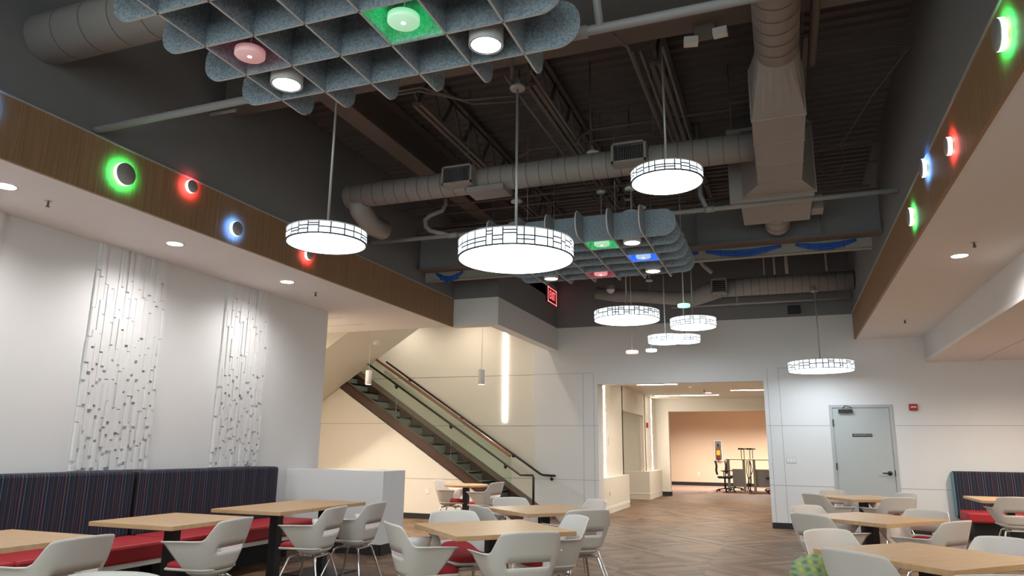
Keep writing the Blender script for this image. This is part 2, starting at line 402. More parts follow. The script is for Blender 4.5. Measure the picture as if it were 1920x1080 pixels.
# corridor beyond the opening
mb = MB()
mb.box(-3.85, -3.75+.0, WY+.3, 17.9, .76, 2.9)          # upper panel left
mb.box(-3.9, -3.50, WY+.3, WY+.40, 0, 2.9); mb.box(-5.1, -4.9, 17.9, 20.9, 0, 2.3)
mb.box(-3.85, -3.75, 17.9, 20.7, 2.30, 2.9)
mb.box(-3.85, -3.75, 20.7, 22.8, .76, 2.9)
mb.box(-5.2, -3.75, 20.9, 21.0, 0, 2.9)                 # recess far face
mb.box(-5.2, -5.1, 17.7, 21.0, 0, 2.9); mb.box(-5.1, -3.75, 17.8, 17.9, 0, 2.9)
struct('wall_corridor_left', mb, M['cream'])
mb = MB(); mb.box(-3.85, -3.62, WY+.3, 17.9, 0, .76); mb.box(-3.85, -3.70, WY+.4, WY+.5, 0, .76)
mb.box(-5.1, -3.60, 20.62, 22.8, 0, .76)
struct('wall_corridor_ledge', mb, M['cream'], bevel=.004)
struct('trim_ledge_plinth', MB().box(-3.62, -3.615, WY+.5, 17.9, .10, .16).box(-3.61, -3.595, 20.62, 22.8, .15, .165).box(-4.5, -3.60, 20.61, 20.62, .15, .165), M['soffit'])
mb = MB(); mb.box(-3.85, -3.35, 22.8, 23.0, 0, 2.9); mb.box(-3.35, .6, 22.8, 23.0, 2.52, 2.9); mb.box(-3.95, -3.85, 23.0, 24.9, 0, 2.9)
struct('wall_corridor_end', mb, M['cream'])
struct('baseboard_corridor', MB().box(-3.80, -3.34, 22.78, 22.8, 0, .12).box(-3.35, -3.33, 22.78, 23.0, 0, .12).box(-3.85, -3.83, 23.0, 24.9, 0, .12), M['base'])
struct('wall_corridor_right', MB().box(.6, .7, WY+.3, 24.0, 0, 2.9).box(ox1, .7, WY+.3, WY+.35, 0, 2.9), M['cream'])
struct('ceiling_corridor', MB().box(-5.2, .7, WY+.3, 23.0, 2.9, 2.95), M['cream'])
mb = MB(); mb.box(-8, 4.6, 30.0, 30.2, 0, 3); mb.box(-8.1, -8, 24.8, 30, 0, 3); mb.box(4.5, 4.6, 23, 30, 0, 3); mb.box(-8, -3.85, 24.8, 24.9, 0, 3); mb.box(.6, 4.6, 23.9, 24.0, 0, 3)
peach = simple('office_wall_paint', (0.70, 0.56, 0.43), .7, var=.01, scale=5)
struct('wall_office', mb, peach)
struct('ceiling_office', MB().box(-8, 4.6, 23.0, 30.2, 3.0, 3.05), M['cream'])
struct('baseboard_office', MB().box(-8, 4.5, 29.98, 30.0, 0, .13), M['base'])

# ================================================================== STAIR
ST = .638; GX = .28; RY = GX*ST
X0 = -4.69    # first riser
sy0, sy1 = 12.98, 13.90
t = thing('staircase', 'straight stair with brown stringers and grey treads climbing left along the far wall', 'stairs', (X0, 13.6, 0))
N = 17
mb = MB()
for i in range(N):
    x = X0-i*GX; z = (i+1)*RY
    mb.box(x-GX-.02, x, sy0+.03, sy1-.03, z-.04, z)
    mb.box(x-.02, x, sy0+.03, sy1-.03, z-RY, z)
mb.build('treads', M['tread'], t)
def stringer(y0, y1, hi=.172):
    xt = X0-N*GX
    xe = -4.62
    poly = [(xe-.06, 0), (xe+.27, 0), (xt, (xe-xt)*ST+hi), (xt, (xe-xt)*ST-.04)]
    return MB().prism([(a, b) for a, b in poly], 'y', y0, y1)
stringer(sy0-.03, sy0+.02).build('stringer', M['stringer'], t)
stringer(13.86, WY-.01, .20).build('stringer', M['stringer'], t)
struct('wall_under_stair', MB().prism([(-9.9, 0), (-4.75, 0), (-9.9, (-4.75+9.9)*ST)], 'y', 12.99, 13.06), M['cream'])
mb = MB()
reveal(mb, -9.9, -4.75-.75/ST, .75, 12.99); reveal(mb, -9.9, -4.75-1.815/ST, 1.815, 12.99); vreveal(mb, -9.3, 0, 2.5, 12.99)
struct('trim_under_stair_joints', mb, simple('under_stair_reveal', (.36, .33, .29), .8))
struct('baseboard_under_stair', MB().box(-9.9, -4.95, 12.975, 12.99, 0, .1), M['base'])
# glass balustrade and rails
def slope_z(x, off): return (-4.62-x)*ST+off
g = thing('glass_balustrade', 'clear glass stair balustrade with wooden cap rail and dark grab rail', 'railing', (-6.5, sy0-.05, 0))
xs = [-4.83, -6.1, -7.35, -8.6]
for a, b in zip(xs[:-1], xs[1:]):
    poly = [(a-.006, slope_z(a, .12)), (a-.006, slope_z(a, 1.03)), (b+.006, slope_z(b, 1.03)), (b+.006, slope_z(b, .12))]
    MB().prism(poly, 'y', sy0-.055, sy0-.043).build('glass_panel', M['glass'], g)
mb = MB(); mb.bar((-4.85, sy0-.05, slope_z(-4.85, 1.06)), (-8.3, sy0-.05, slope_z(-8.3, 1.06)), .07, .055); mb.build('cap_rail', M['rail'], g, bevel=.006)
mb = MB(); yr = sy0-.13
pts = [(-8.3, yr, slope_z(-8.3, .865)), (-4.62, yr, .87), (-4.38, yr, .87), (-4.37, yr, .84), (-4.37, yr, 0.0)]
mb.tube(pts, .021, 10); mb.build('grab_rail', M['railmetal'], g)
for x in (-4.95, -6.1, -7.35):
    z = slope_z(x, .865)
    mb = MB(); mb.tube([(x, yr, z), (x, yr+.02, z-.06), (x, yr+.08, z-.07)], .009, 8); mb.lathe([(0, -.01), (.03, -.01), (.03, .01), (0, .01)], (x, yr+.075, z-.07), 16, 'y'); mb.build('rail_bracket', M['black'], g)
wr = thing('wall_handrail', 'dark metal handrail mounted on the far wall above the stair', 'handrail', (-6.2, WY-.04, 0))
yw = WY-.05
MB().tube([(-8.4, yw, slope_z(-8.4, .83)+.0), (-4.70, yw, .85), (-4.63, yw, .83), (-4.38, yw, .82)], .022, 10).build('rail', M['railmetal'], wr)
for x in (-7.8, -6.5, -5.3, -4.47):
    z = slope_z(x, .83) if x < -4.7 else .82
    MB().tube([(x, yw, z), (x, yw, z-.07), (x, WY, z-.07)], .009, 8).lathe([(0, -.01), (.03, -.01), (.03, .01), (0, .01)], (x, WY-.012, z-.07), 16, 'y').build('bracket', M['black'], wr)
# underside of the upper flight
def zu(x): return 2.31+.638*(x+9.12)
poly = [(-9.9, zu(-9.9)), (-5.85, zu(-5.85)), (-5.85, 4.4), (-9.9, 4.4)]
struct('ceiling_upper_flight', MB().prism(poly, 'y', 11.15, 12.93), M['cream'])
mb = MB().box(-5.56, -5.50, WY+.045, WY+.062, 1.90, 3.85)
tag(mb.build('led_strip_light', M['led'], loc=(-5.53, WY+.05, 1.9)), 'tall vertical light strip recessed in the far wall beside the stair', 'light strip')

# ================================================================== LAMP BUILDERS
ADDED_DL = []
def pendant(loc, dia, zc, label, h=None, seed=1, group='round drum pendants', rodr=.011, lw=.0095):
    x, y, z = loc; r = dia/2; h = h or .135*dia+.02
    t = thing('drum_pendant', label, 'pendant lamp', (x, y, z), group)
    rnd = random.Random(seed)
    MB().disc(r-.006, (x, y, z+.004), 64, flip=True).build('diffuser', M['drum'], t)
    mb = MB(); mb.lathe([(r-.004, z+.012), (r-.004, z+h-.008)], (x, y, 0), 64); mb.build('shade', M['side'], t)
    mb = MB(); mb.lathe([(r-.02, z+h-.004), (0.001, z+h-.004)], (x, y, 0), 64)
    mb.lathe([(r-.01, z+h-.008), (r, z+h-.008), (r, z+h), (r-.02, z+h), (r-.02, z+h-.004)], (x, y, 0), 64)
    mb.build('top_cover', M['lampwhite'], t)
    mb = MB(); mb.lathe([(r-.012, z+.003), (r+.001, z), (r+.001, z+.012), (r-.004, z+.012)], (x, y, 0), 64); mb.build('rim', M['mull'], t)
    # lattice of thin dark bars round the side
    mb = MB(); a = 0.0; R2 = r+.0005
    def arc(a0, a1, zz):
        n = max(2, int((a1-a0)*r/.02)); vs = []
        for i in range(n+1):
            q = a0+(a1-a0)*i/n
            for rr, z_ in ((R2, zz-lw/2), (R2, zz+lw/2)): vs.append((x+rr*math.cos(q), y+rr*math.sin(q), z_))
        mb.add(vs, [(2*i, 2*i+2, 2*i+3, 2*i+1) for i in range(n)])
    zlo, zhi = z+.012, z+h-.008
    while a < 2*PI-.05:
        da = rnd.choice([.045, .07, .09, .075])/max(.3, r)*1.15
        q = a; w2 = lw/2/r
        mb.add([(x+R2*math.cos(q-w2), y+R2*math.sin(q-w2), zlo), (x+R2*math.cos(q+w2), y+R2*math.sin(q+w2), zlo), (x+R2*math.cos(q+w2), y+R2*math.sin(q+w2), zhi), (x+R2*math.cos(q-w2), y+R2*math.sin(q-w2), zhi)], [(0, 1, 2, 3)])
        e = min(a+da, 2*PI); c = rnd.random()
        H_ = zhi-zlo
        if c < .25: arc(a, e, zlo+H_*.33); arc(a, e, zlo+H_*.66)
        elif c < .5: arc(a, e, zlo+H_*.5)
        elif c < .75: arc(a, e, zlo+H_*.25); arc(a, e, zlo+H_*.5)
        else: arc(a, e, zlo+H_*.62); arc(a, e, zlo+H_*.82)
        a = e
    mb.build('lattice', M['mull'], t)
    MB().tube([(x, y, z+h-.004), (x, y, zc-.01)], rodr, 10).build('rod', M['nickel'], t)
    mb = MB(); mb.lathe([(0.001, zc-.012), (.062, zc-.012), (.065, zc), (.062, zc+.012), (.03, zc+.03), (.012, zc+.09), (.001, zc+.09)], (x, y, 0), 28); mb.build('canopy', M['nickel'], t)
    return t
pendant((-1.89, 5.10, 2.79), .914, 4.27, 'largest drum pendant with lattice sides, nearest the middle of the ceiling', seed=3)
pendant((-3.20, 4.45, 2.86), .61, 5.1, 'small drum pendant hanging nearest the timber band on the left', seed=5, rodr=.010)
pendant((-0.80, 5.85, 3.57), .61, 5.1, 'drum pendant hung highest, below the crossing of the ducts', seed=8, rodr=.010)
pendant((-2.31, 11.52, 3.42), 1.07, 5.1, 'wide drum pendant of the far cluster, farthest left there', h=.15, seed=11, lw=.014)
pendant((-1.32, 12.16, 3.36), .76, 5.1, 'drum pendant of the far cluster, farthest right there', h=.15, seed=12)
s_ = 12.4/11.59; 
pendant((-1.83, 12.44, 3.16), .60, 5.1, 'low drum pendant of the far cluster, left of an overlapping pair', h=.12, seed=13)
pendant((-1.57, 13.0, 3.24), .556, 5.1, 'low drum pendant of the far cluster, right of an overlapping pair', h=.12, seed=14)
pendant((0.65, 13.25, 2.69), 1.05, 4.08, 'drum pendant with lattice sides hanging alone above the grey door', h=.155, seed=15, lw=.014)
# unseen drum pendants added behind the viewpoint to light the room
for (x, y, z) in ((-3.4, 0.2, 3.1), (-.6, -.6, 3.3), (-2.2, -2.2, 3.0)):
    pendant((x, y, z), .914, 5.1, {-3.4: 'added large drum pendant behind the viewpoint on the left', -.6: 'added large drum pendant behind the viewpoint on the right', -2.2: 'added large drum pendant farthest behind the viewpoint'}[x], seed=int(30+10*x))
for (x, y, l) in ((-5.74, 0.1, 'added left soffit downlight behind the viewpoint'), (1.83, 4.6, 'added right soffit downlight nearest the viewpoint, out of view')): ADDED_DL.append((x, y, l))  # out-of-view soffit downlights added for more room light

def mini(loc, d, zc, colname, col, label, stem=True):
    x, y, z = loc; t = thing('disc_pendant', label, 'pendant lamp', loc, 'small coloured disc pendants')
    mb = MB(); mb.lathe([(.001, z), (d/2-.004, z), (d/2, z+.005), (d/2, z+.033), (d/2-.004, z+.038), (.001, z+.038)], (x, y, 0), 32); mb.build('disc', glow('mini_'+colname, col, .5), t)
    MB().tube([(x, y, z+.038), (x, y, zc)], .004, 8).build('cable', M['nickel'], t)
    MB().lathe([(.001, zc), (.05, zc), (.055, zc+.012), (.03, zc+.04), (.001, zc+.05)], (x, y, 0), 24).tube([(x, y, zc+.04), (x, y, DK)], .007, 8).build('canopy', M['nickel'], t)
mini((-2.02, 10.41, 2.73), .18, 5.1, 'red', (1.6, .75, .72), 'pink-red disc pendant, leftmost of the three small discs')
mini((-1.77, 10.6, 2.77), .163, 3.84, 'blue', (.75, 1.25, 1.9), 'pale blue disc pendant below the overlapping pair of drums')
mini((-1.14, 9.50, 3.20), .163, 4.18, 'green', (.35, 1.6, .95), 'green disc pendant hanging highest of the three small discs')

def lens_light(name, loc, energy, col, size=2.2, blend=.9, rad=.05, parent=None):
    ld = bpy.data.lights.new(name, 'SPOT'); ld.energy = energy; ld.color = col; ld.spot_size = size; ld.spot_blend = blend; ld.shadow_soft_size = rad
    lo = bpy.data.objects.new(name, ld); COL.objects.link(lo)
    lo.location = loc if parent is None else Vector(loc)-wloc(parent); lo.parent = parent
    return lo
def downlight(x, y, z, label, col=NEUT, e=None, group='recessed downlights', r=.075, size=2.75):
    t = thing('downlight', label, 'downlight', (x, y, z), group)
    MB().lathe([(r, z-.001), (r+.016, z-.004), (r+.018, z-.001)], (x, y, 0), 28).build('trim_ring', M['trimwhite'], t)
    MB().disc(r, (x, y, z-.0025), 28, flip=True).build('lens', M['lens'], t)
    lens_light('bulb', (x, y, z-.03), K_SPOT if e is None else e, col, size=size, parent=t)
lbl = ['downlight in the left soffit nearest the frame edge', 'second downlight in the left soffit, above the first relief panel', 'third downlight in the left soffit, above the second relief panel']
for i, (y, l) in enumerate(zip((3.66, 5.41, 7.22), lbl)): downlight(-5.74, y, ZS, l)
downlight(-5.74, 1.9, ZS, 'downlight in the left soffit beside the viewpoint')
for (x_, y_, l_) in ADDED_DL: downlight(x_, y_, ZS, l_)
downlight(1.83, 8.38, ZS, 'only bright downlight in the right soffit')
def sprinkler(x, y, z, label):
    t = thing('ceiling_sprinkler', label, 'sprinkler', (x, y, z), 'ceiling sprinklers')
    MB().lathe([(.001, z-.003), (.03, z-.003), (.033, z)], (x, y, 0), 20).build('escutcheon', M['nickel'], t)
    MB().tube([(x, y, z), (x, y, z-.035)], .008, 8).box(x-.012, x+.012, y-.003, y+.003, z-.05, z-.02).build('frame', M['steel'], t)
    MB().lathe([(.001, z-.052), (.018, z-.052), (.018, z-.049), (.001, z-.049)], (x, y, 0), 16).build('deflector', M['steel'], t)
sprinkler(-5.74, 4.03, ZS, 'sprinkler in the left soffit near the frame edge')
sprinkler(-5.76, 7.85, ZS, 'sprinkler in the left soffit beyond the second relief panel')
sprinkler(1.85, 7.85, ZS, 'sprinkler beside the downlight in the right soffit')
sprinkler(1.86, 12.37, ZS, 'sprinkler at the far end of the right soffit')

def sconce(side, y, z, d, cname, label):
    X = XL if side < 0 else XR; s = 1 if side < 0 else -1
    t = thing('disc_sconce', label, 'wall light', (X, y, z), 'round coloured lights on the timber bands')
    cols = {'green': (.0, .7, .12), 'red': (1.0, .04, .06), 'blue': (.04, .25, 1.0)}
    vis = {'green': (.55, 1.0, .7), 'red': (1.0, .5, .5), 'blue': (.5, .75, 1.0)}
    MB().lathe([(d/2-.012, X+s*.012), (d/2-.002, X+s*.014), (d/2-.002, X+s*.042), (.001, X+s*.042)], (0, y, z), 36, 'x').build('light_ring', glow('sconce_'+cname, vis[cname], 1.6), t)
    mb = MB(); mb.lathe([(.001, X+s*.050), (d/2-.006, X+s*.050), (d/2-.004, X+s*.048), (d/2-.004, X+s*.043), (.001, X+s*.043)], (0, y, z), 36, 'x'); mb.build('metal_face', M['nickel'], t)
    MB().lathe([(.03, X), (.03, X+s*.03)], (0, y, z), 20, 'x').build('mount', M['steel'], t)
    for k in range(12):
        a = 2*PI*k/12
        ld = bpy.data.lights.new('glow', 'SPOT'); ld.energy = .33*(d/.2)**2; ld.color = cols[cname]; ld.shadow_soft_size = .025; ld.spot_size = R(160); ld.spot_blend = .6
        lo = bpy.data.objects.new('glow', ld); COL.objects.link(lo); lo.parent = t; lo.location = (s*.035, math.cos(a)*(d/2+.014), math.sin(a)*(d/2+.014)); lo.rotation_euler = (0, s*PI/2, 0)
sconce(-1, 4.23, 3.60, .20, 'green', 'large green-lit disc on the left timber band')
sconce(-1, 4.96, 3.75, .13, 'red', 'red-lit disc at the top edge of the left timber band')
sconce(-1, 5.60, 3.52, .155, 'blue', 'blue-lit disc on the left timber band')
sconce(-1, 6.82, 3.56, .13, 'red', 'red-lit disc peeping from behind the small drum pendant')
sconce(-1, 3.03, 3.70, .16, 'blue', 'blue-lit disc at the left frame edge')
sconce(1, 4.30, 3.63, .19, 'green', 'large green-lit disc nearest on the right timber band')
sconce(1, 5.73, 3.56, .14, 'red', 'red-lit disc on the right timber band')
sconce(1, 6.67, 3.75, .165, 'blue', 'blue-lit disc at the top of the right timber band')
sconce(1, 7.50, 3.57, .18, 'green', 'green-lit disc farthest along the right timber band')

# ================================================================== ACOUSTIC CLOUDS
PX = .3438; ZB = 3.60; BH = .30; EXT = .335
def rrect(a0, a1, z0, z1, r, n=7):
    pts = []
    for cx, cz, s in ((a1-r, z0+r, -90), (a1-r, z1-r, 0), (a0+r, z1-r, 90), (a0+r, z0+r, 180)):
        for i in range(n+1):
            t = R(s+90*i/n); pts.append((cx+r*math.cos(t), cz+r*math.sin(t)))
    return pts
def baffle(ax, t0, a0, a1, par):
    th = .0065; poly = rrect(a0, a1, ZB, ZB+BH, .135)
    mb = MB(); n = len(poly)
    def P(q, t): return (t, q[0], q[1]) if ax == 'x' else (q[0], t, q[1])
    vs = [P(q, t0-th) for q in poly]+[P(q, t0+th) for q in poly]
    mb.add(vs, [tuple(range(n)), tuple(range(2*n-1, n-1, -1))])
    mb.cur = 1; mb.add(vs, [(i, i+n, (i+1) % n+n, (i+1) % n) for i in range(n)])
    mb.build('baffle', [M['felt'], M['feltedge']], par)
def cloud(y0, label):
    xs = [-1.28-PX*i for i in range(6)]; ys = [y0+PX*j for j in range(6)]
    t = thing('acoustic_cloud', label, 'acoustic ceiling panel', ((xs[0]+xs[-1])/2, (ys[0]+ys[-1])/2, ZB), 'felt baffle clouds')
    for x in xs: baffle('x', x, ys[0]-EXT, ys[-1]+EXT, t)
    for y in ys: baffle('y', y, xs[-1]-EXT, xs[0]+EXT, t)
    for x in (xs[1], xs[4]):
        for y in (ys[0], ys[3]): MB().tube([(x+.02, y+.02, ZB+BH-.05), (x+.02, y+.02, DK)], .0025, 6).build('hanging_wire', M['nickel'], t)
    return xs, ys
XS, YS1 = cloud(3.565-5*PX, 'grey-blue felt baffle grid overhead, at the top of the frame')
XS, YS2 = cloud(7.47, 'grey-blue felt baffle grid hanging behind the largest drum pendant')
def cell(i, j, ys): return (XS[0]-PX*(i+.5), (ys[j]+ys[j+1])/2)
def canlamp(i, j, ys, label):
    zc = 4.23 if ys[0] > 5 else 4.10
    x, y = cell(i, j, ys); z = ZB-.01; r = .1; hh = .37
    t = thing('cylinder_downlight', label, 'downlight', (x, y, z), 'white cylinder lamps in the baffle clouds')
    MB().lathe([(r-.008, z+.004), (r-.004, z), (r, z+.003), (r, z+hh-.005), (r-.01, z+hh), (.001, z+hh)], (x, y, 0), 36).build('housing', M['lampwhite'], t)
    MB().disc(r-.008, (x, y, z+.006), 36, flip=True).build('lens', M['can'], t)
    MB().lathe([(r-.008, z+.004), (r-.014, z+.003), (r-.014, z+.006)], (x, y, 0), 36).build('bezel', M['steel'], t)
    MB().tube([(x, y, z+hh), (x, y, zc)], .006, 8).build('stem', M['nickel'], t)
    MB().lathe([(.001, zc-.005), (.066, zc-.005), (.069, zc+.005), (.066, zc+.02), (.001, zc+.025)], (x, y, 0), 24).build('canopy', M['lampwhite'], t)
    q = 0 if ys[0] > 5 else -.30
    MB().tube([(x, y, zc+.02), (x, y+q, zc+.05 if q else 4.6), (x, y+q, DK)], .007, 6).build('conduit', M['steel2'], t)
    lens_light('bulb', (x, y, z-.01), 22, (.9, .95, 1), size=2.4, parent=t)
canlamp(0, 4, [YS1[k] for k in range(6)], 'white cylinder lamp right of the green disc in the near baffle grid')
canlamp(4, 4, YS1, 'white cylinder lamp beside the red disc in the near baffle grid')
canlamp(0, 0, YS2, 'white cylinder lamp right of the green disc in the far baffle grid')
canlamp(0, 4, YS2, 'white cylinder lamp beyond the blue disc in the far baffle grid')
canlamp(4, 4, YS2, 'white cylinder lamp just below the largest drum pendant')
canlamp(4, 0, YS2, 'white cylinder lamp with its stem left of the largest pendant rod')
def disclamp(i, j, ys, cname, e, label):
    x, y = cell(i, j, ys); z = ZB+.0; r = .088
    vis = {'green': (.35, .85, .5), 'red': (.95, .25, .3), 'blue': (.35, .65, 1.0)}[cname]
    col = {'green': (.0, .75, .13), 'red': (1.0, .03, .05), 'blue': (.01, .16, 1.0)}[cname]
    t = thing('disc_lamp', label, 'pendant lamp', (x, y, z), 'coloured glass discs in the baffle clouds')
    MB().lathe([(.001, z), (r-.006, z), (r, z+.006), (r, z+.04), (r-.006, z+.045), (.001, z+.045)], (x, y, 0), 36).build('glass_disc', glow('disc_'+cname+str(e), vis, .3 if e > .1 else .14), t)
    MB().lathe([(.001, z-.002), (.012, z-.002), (.012, z)], (x, y, 0), 16).build('lens', glow('disc_core_'+cname, tuple(.5+.5*c for c in vis), 4), t)
    zc = 4.23 if ys[0] > 5 else 4.10
    MB().tube([(x, y, z+.045), (x, y, zc)], .004, 8).build('stem', M['nickel'], t)
    MB().lathe([(.001, zc-.005), (.05, zc-.005), (.053, zc+.005), (.05, zc+.02), (.001, zc+.025)], (x, y, 0), 24).build('canopy', M['nickel'], t)
    MB().tube([(x, y, zc+.02), (x, y, DK)], .004, 6).build('wire', M['steel2'], t)
    for k in range(4):
        a = k*PI/2
        ld = bpy.data.lights.new('glow', 'SPOT'); ld.energy = e; ld.color = col; ld.shadow_soft_size = .015; ld.spot_size = R(118); ld.spot_blend = .5
        lo = bpy.data.objects.new('glow', ld); COL.objects.link(lo); lo.parent = t; lo.location = (0, 0, .075)
        lo.rotation_euler = (R(82), 0, a)
disclamp(1, 3, YS1, 'green', .9, 'green glass disc in the near baffle grid')
disclamp(4, 3, YS1, 'red', .05, 'red glass disc in the near baffle grid')
disclamp(1, 0, YS2, 'green', 1.3, 'green glass disc in the far baffle grid')
disclamp(0, 2, YS2, 'blue', 2.0, 'blue glass disc in the far baffle grid')
disclamp(2, 4, YS2, 'red', .6, 'red glass disc in the far baffle grid')

# ================================================================== DUCTS AND STEEL
def spiral_duct(mb, p0, p1, r, pitch=.13, rib=.003):
    p0 = Vector(p0); p1 = Vector(p1); d = p1-p0; L = d.length; d.normalize()
    mb.cur = 0; mb.tube([p0, p1], r, 28)
    mb.cur = 1; n = int(L/pitch)
    for i in range(1, n+1):
        c = p0+d*(i*pitch); mb.tube([c-d*.0035, c+d*.0035], r+rib, 28, cap=False)
    mb.cur = 0
DM = [M['duct'], M['seam']]
t = thing('trunk_duct', 'big duct running overhead along the room, round then boxed', 'air duct', (.13, 7, 4.4))
mb = MB(); spiral_duct(mb, (.14, .5, 4.43), (.14, 5.45, 4.43), .165, .16); mb.build('round_duct', DM, t)
mb = MB()
def loft(mb, ra, rb):
    mb.add(ra+rb, [(i, (i+1) % len(ra), len(ra)+(i+1) % len(ra), len(ra)+i) for i in range(len(ra))])
ring = [(.14+.165*math.cos(R(a)), 5.45, 4.43+.165*math.sin(R(a))) for a in range(45, 405, 15)]
def sqring(x0, x1, z0, z1, y, n=24):
    cx, cz = (x0+x1)/2, (z0+z1)/2; out = []
    for k in range(n):
        a = R(45+360*k/n); c, s = math.cos(a), math.sin(a); mx = max(abs(c), abs(s)); out.append((cx+c/mx*(x1-x0)/2, y, cz+s/mx*(z1-z0)/2))
    return out
loft(mb, ring, sqring(-.09, .345, 4.13, 4.62, 6.08)); mb.build('round_to_square', M['duct'], t)
mb = MB(); mb.box(-.09, .345, 6.08, 7.68, 4.13, 4.62)
for y in (6.08, 6.62, 7.15, 7.68): mb.box(-.097, .352, y-.008, y+.008, 4.124, 4.626)
mb.build('box_duct', M['duct'], t)
mb = MB(); loft(mb, sqring(-.09, .345, 4.13, 4.62, 7.68), sqring(-.275, .505, 4.13, 4.95, 8.08)); mb.box(-.275, .505, 8.06, 8.09, 4.12, 4.95); mb.build('flare', M['duct'], t)
mb = MB(); mb.box(-.40, .47, 8.09, 8.32, 4.10, 4.98); mb.box(-.41, .48, 8.10, 8.12, 4.09, 4.99); mb.build('flange_box', M['duct'], t)
mb = MB(); mb.box(-.30, .46, 8.34, 9.06, 4.11, 4.9); mb.box(.47, .60, 8.7, 8.95, 4.13, 4.3); mb.build('plenum', M['duct'], t)
mb = MB(); spiral_duct(mb, (.09, 8.95, 4.26), (.09, 9.36, 4.17), .15, .16); mb.build('round_stub', DM, t)
t = thing('branch_duct', 'long round duct crossing the room behind the three near pendants', 'air duct', (-2.5, 7.13, 4.35))
mb = MB(); spiral_duct(mb, (-.09, 7.15, 4.35), (-4.85, 7.13, 4.35), .145, .15); mb.build('round_duct', DM, t)
mb = MB(); mb.tube([(-4.7, 7.13, 4.30), (-4.72, 7.2, 4.2), (-4.72, 7.45, 4.08), (-4.72, 7.75, 4.10)], .13, 24); mb.build('elbow', M['duct'], t)
def register(x0, x1, y, z0, z1, name_parent, back=.25, ns=16, vert=True):
    mb = MB(); f = .022
    mb.box(x0, x1, y, y+.012, z0, z0+f); mb.box(x0, x1, y, y+.012, z1-f, z1); mb.box(x0, x0+f, y, y+.012, z0, z1); mb.box(x1-f, x1, y, y+.012, z0, z1)
    mb.box(x0+.004, x1-.004, y+.07, y+back, z0+.004, z1-.004)
    for q in ((x0+.002, x0+.010), (x1-.010, x1-.002)): mb.box(q[0], q[1], y+.012, y+.07, z0, z1)
    for q in ((z0, z0+.008), (z1-.008, z1)): mb.box(x0, x1, y+.012, y+.07, q[0], q[1])
    b = mb.build('register_box', M['duct'], name_parent)
    mb = MB()
    if vert:
        for k in range(ns):
            x = x0+f+(x1-x0-2*f)*(k+.5)/ns; mb.box(x-.002, x+.002, y+.004, y+.03, z0+f, z1-f)
    else:
        for k in range(ns):
            z = z0+f+(z1-z0-2*f)*(k+.5)/ns; mb.box(x0+f, x1-f, y+.004, y+.03, z-.003, z+.003)
    g = mb.build('grille', M['silver'], b, loc=(0, 0, 0))
    MB().box(x0+f, x1-f, y+.06, y+.068, z0+f, z1-f).build('grille_back', M['black'], b)
register(-3.45, -3.08, 6.86, 4.24, 4.46, t)
register(-1.50, -1.14, 6.86, 4.24, 4.46, t)
mb = MB(); mb.box(-3.2, -2.75, 6.99, 7.28, 4.17, 4.23); mb.build('tap_box', M['duct'], t)
t = thing('left_duct', 'thick round duct at the top left passing above the near baffle grid', 'air duct', (-3, 3.45, 4.4))
mb = MB(); spiral_duct(mb, (XL-.005, 3.42, 4.41), (-.04, 3.42, 4.41), .19, .28, rib=.002); mb.build('round_duct', DM, t)
t = thing('far_duct', 'round duct high along the far wall with a square register', 'air duct', (0, 13.45, 4.25))
mb = MB(); spiral_duct(mb, (1.29, 13.4, 4.27), (-.95, 13.4, 4.27), .165, .14); mb.build('round_duct', DM, t)
register(-1.08, -.80, 13.12, 4.13, 4.40, t, ns=6, vert=False)
mb = MB(); mb.tube([(-.95, 13.4, 4.26), (-1.15, 13.4, 4.22), (-1.45, 13.45, 4.12), (-1.9, 13.5, 4.17), (-2.4, 13.5, 4.24), (-2.9, 13.5, 4.28), (-3.3, 13.5, 4.36)], .1, 20, radii=[.165, .18, .15, .125, .125, .125, .12]); mb.build('flexible_duct', M['duct'], t)

# steel
def ibeam(mb, ax, t0, a0, a1, zb, zt, fwid=.24, tw=.014, tf=.022):
    if ax == 'y':
        mb.box(t0-fwid/2, t0+fwid/2, a0, a1, zb, zb+tf); mb.box(t0-fwid/2, t0+fwid/2, a0, a1, zt-tf, zt); mb.box(t0-tw/2, t0+tw/2, a0, a1, zb+tf, zt-tf)
    else:
        mb.box(a0, a1, t0-fwid/2, t0+fwid/2, zb, zb+tf); mb.box(a0, a1, t0-fwid/2, t0+fwid/2, zt-tf, zt); mb.box(a0, a1, t0-tw/2, t0+tw/2, zb+tf, zt-tf)
mb = MB(); ibeam(mb, 'y', -4.06, YF, 12.0, 4.75, DK-.01)
tag(mb.build('steel_beam', M['steel2'], loc=(-4.06, 4, 4.75)), 'dark steel beam running lengthwise near the left upper wall', 'steel beam', 'roof steel beams')
mb = MB(); ibeam(mb, 'x', 5.30, XL, XR, 4.70, DK-.01, .30)
tag(mb.build('steel_beam', M['steel2'], loc=(-2, 5.3, 4.7)), 'brown steel girder crossing the top of the frame above the near joist ends', 'steel beam', 'roof steel beams')
mb = MB(); ibeam(mb, 'x', 12.05, -4.35, XR, 4.62, DK-.01, .28)
tag(mb.build('steel_beam', M['steel2'], loc=(-2, 12.05, 4.62)), 'dark steel girder farthest back, above the far drum cluster', 'steel beam', 'roof steel beams')
mb = MB(); mb.box(XL, XR, 9.55, 9.77, 4.03, 4.052); mb.box(XL, XR, 9.55, 9.77, 4.60, 4.62)
mb.cur = 1; mb.box(XL, XR, 9.64, 9.66, 4.052, 4.60); 
for x in (-3.6, -2.4, -.95, -.25, .1, .62): mb.box(x-.006, x+.006, 9.57, 9.64, 4.052, 4.60)
tag(mb.build('steel_beam', [M['steel2'], M['dark']], loc=(-2, 9.65, 4.03)), 'deep dark girder crossing the room just above the blue cable bundles', 'steel beam', 'roof steel beams')
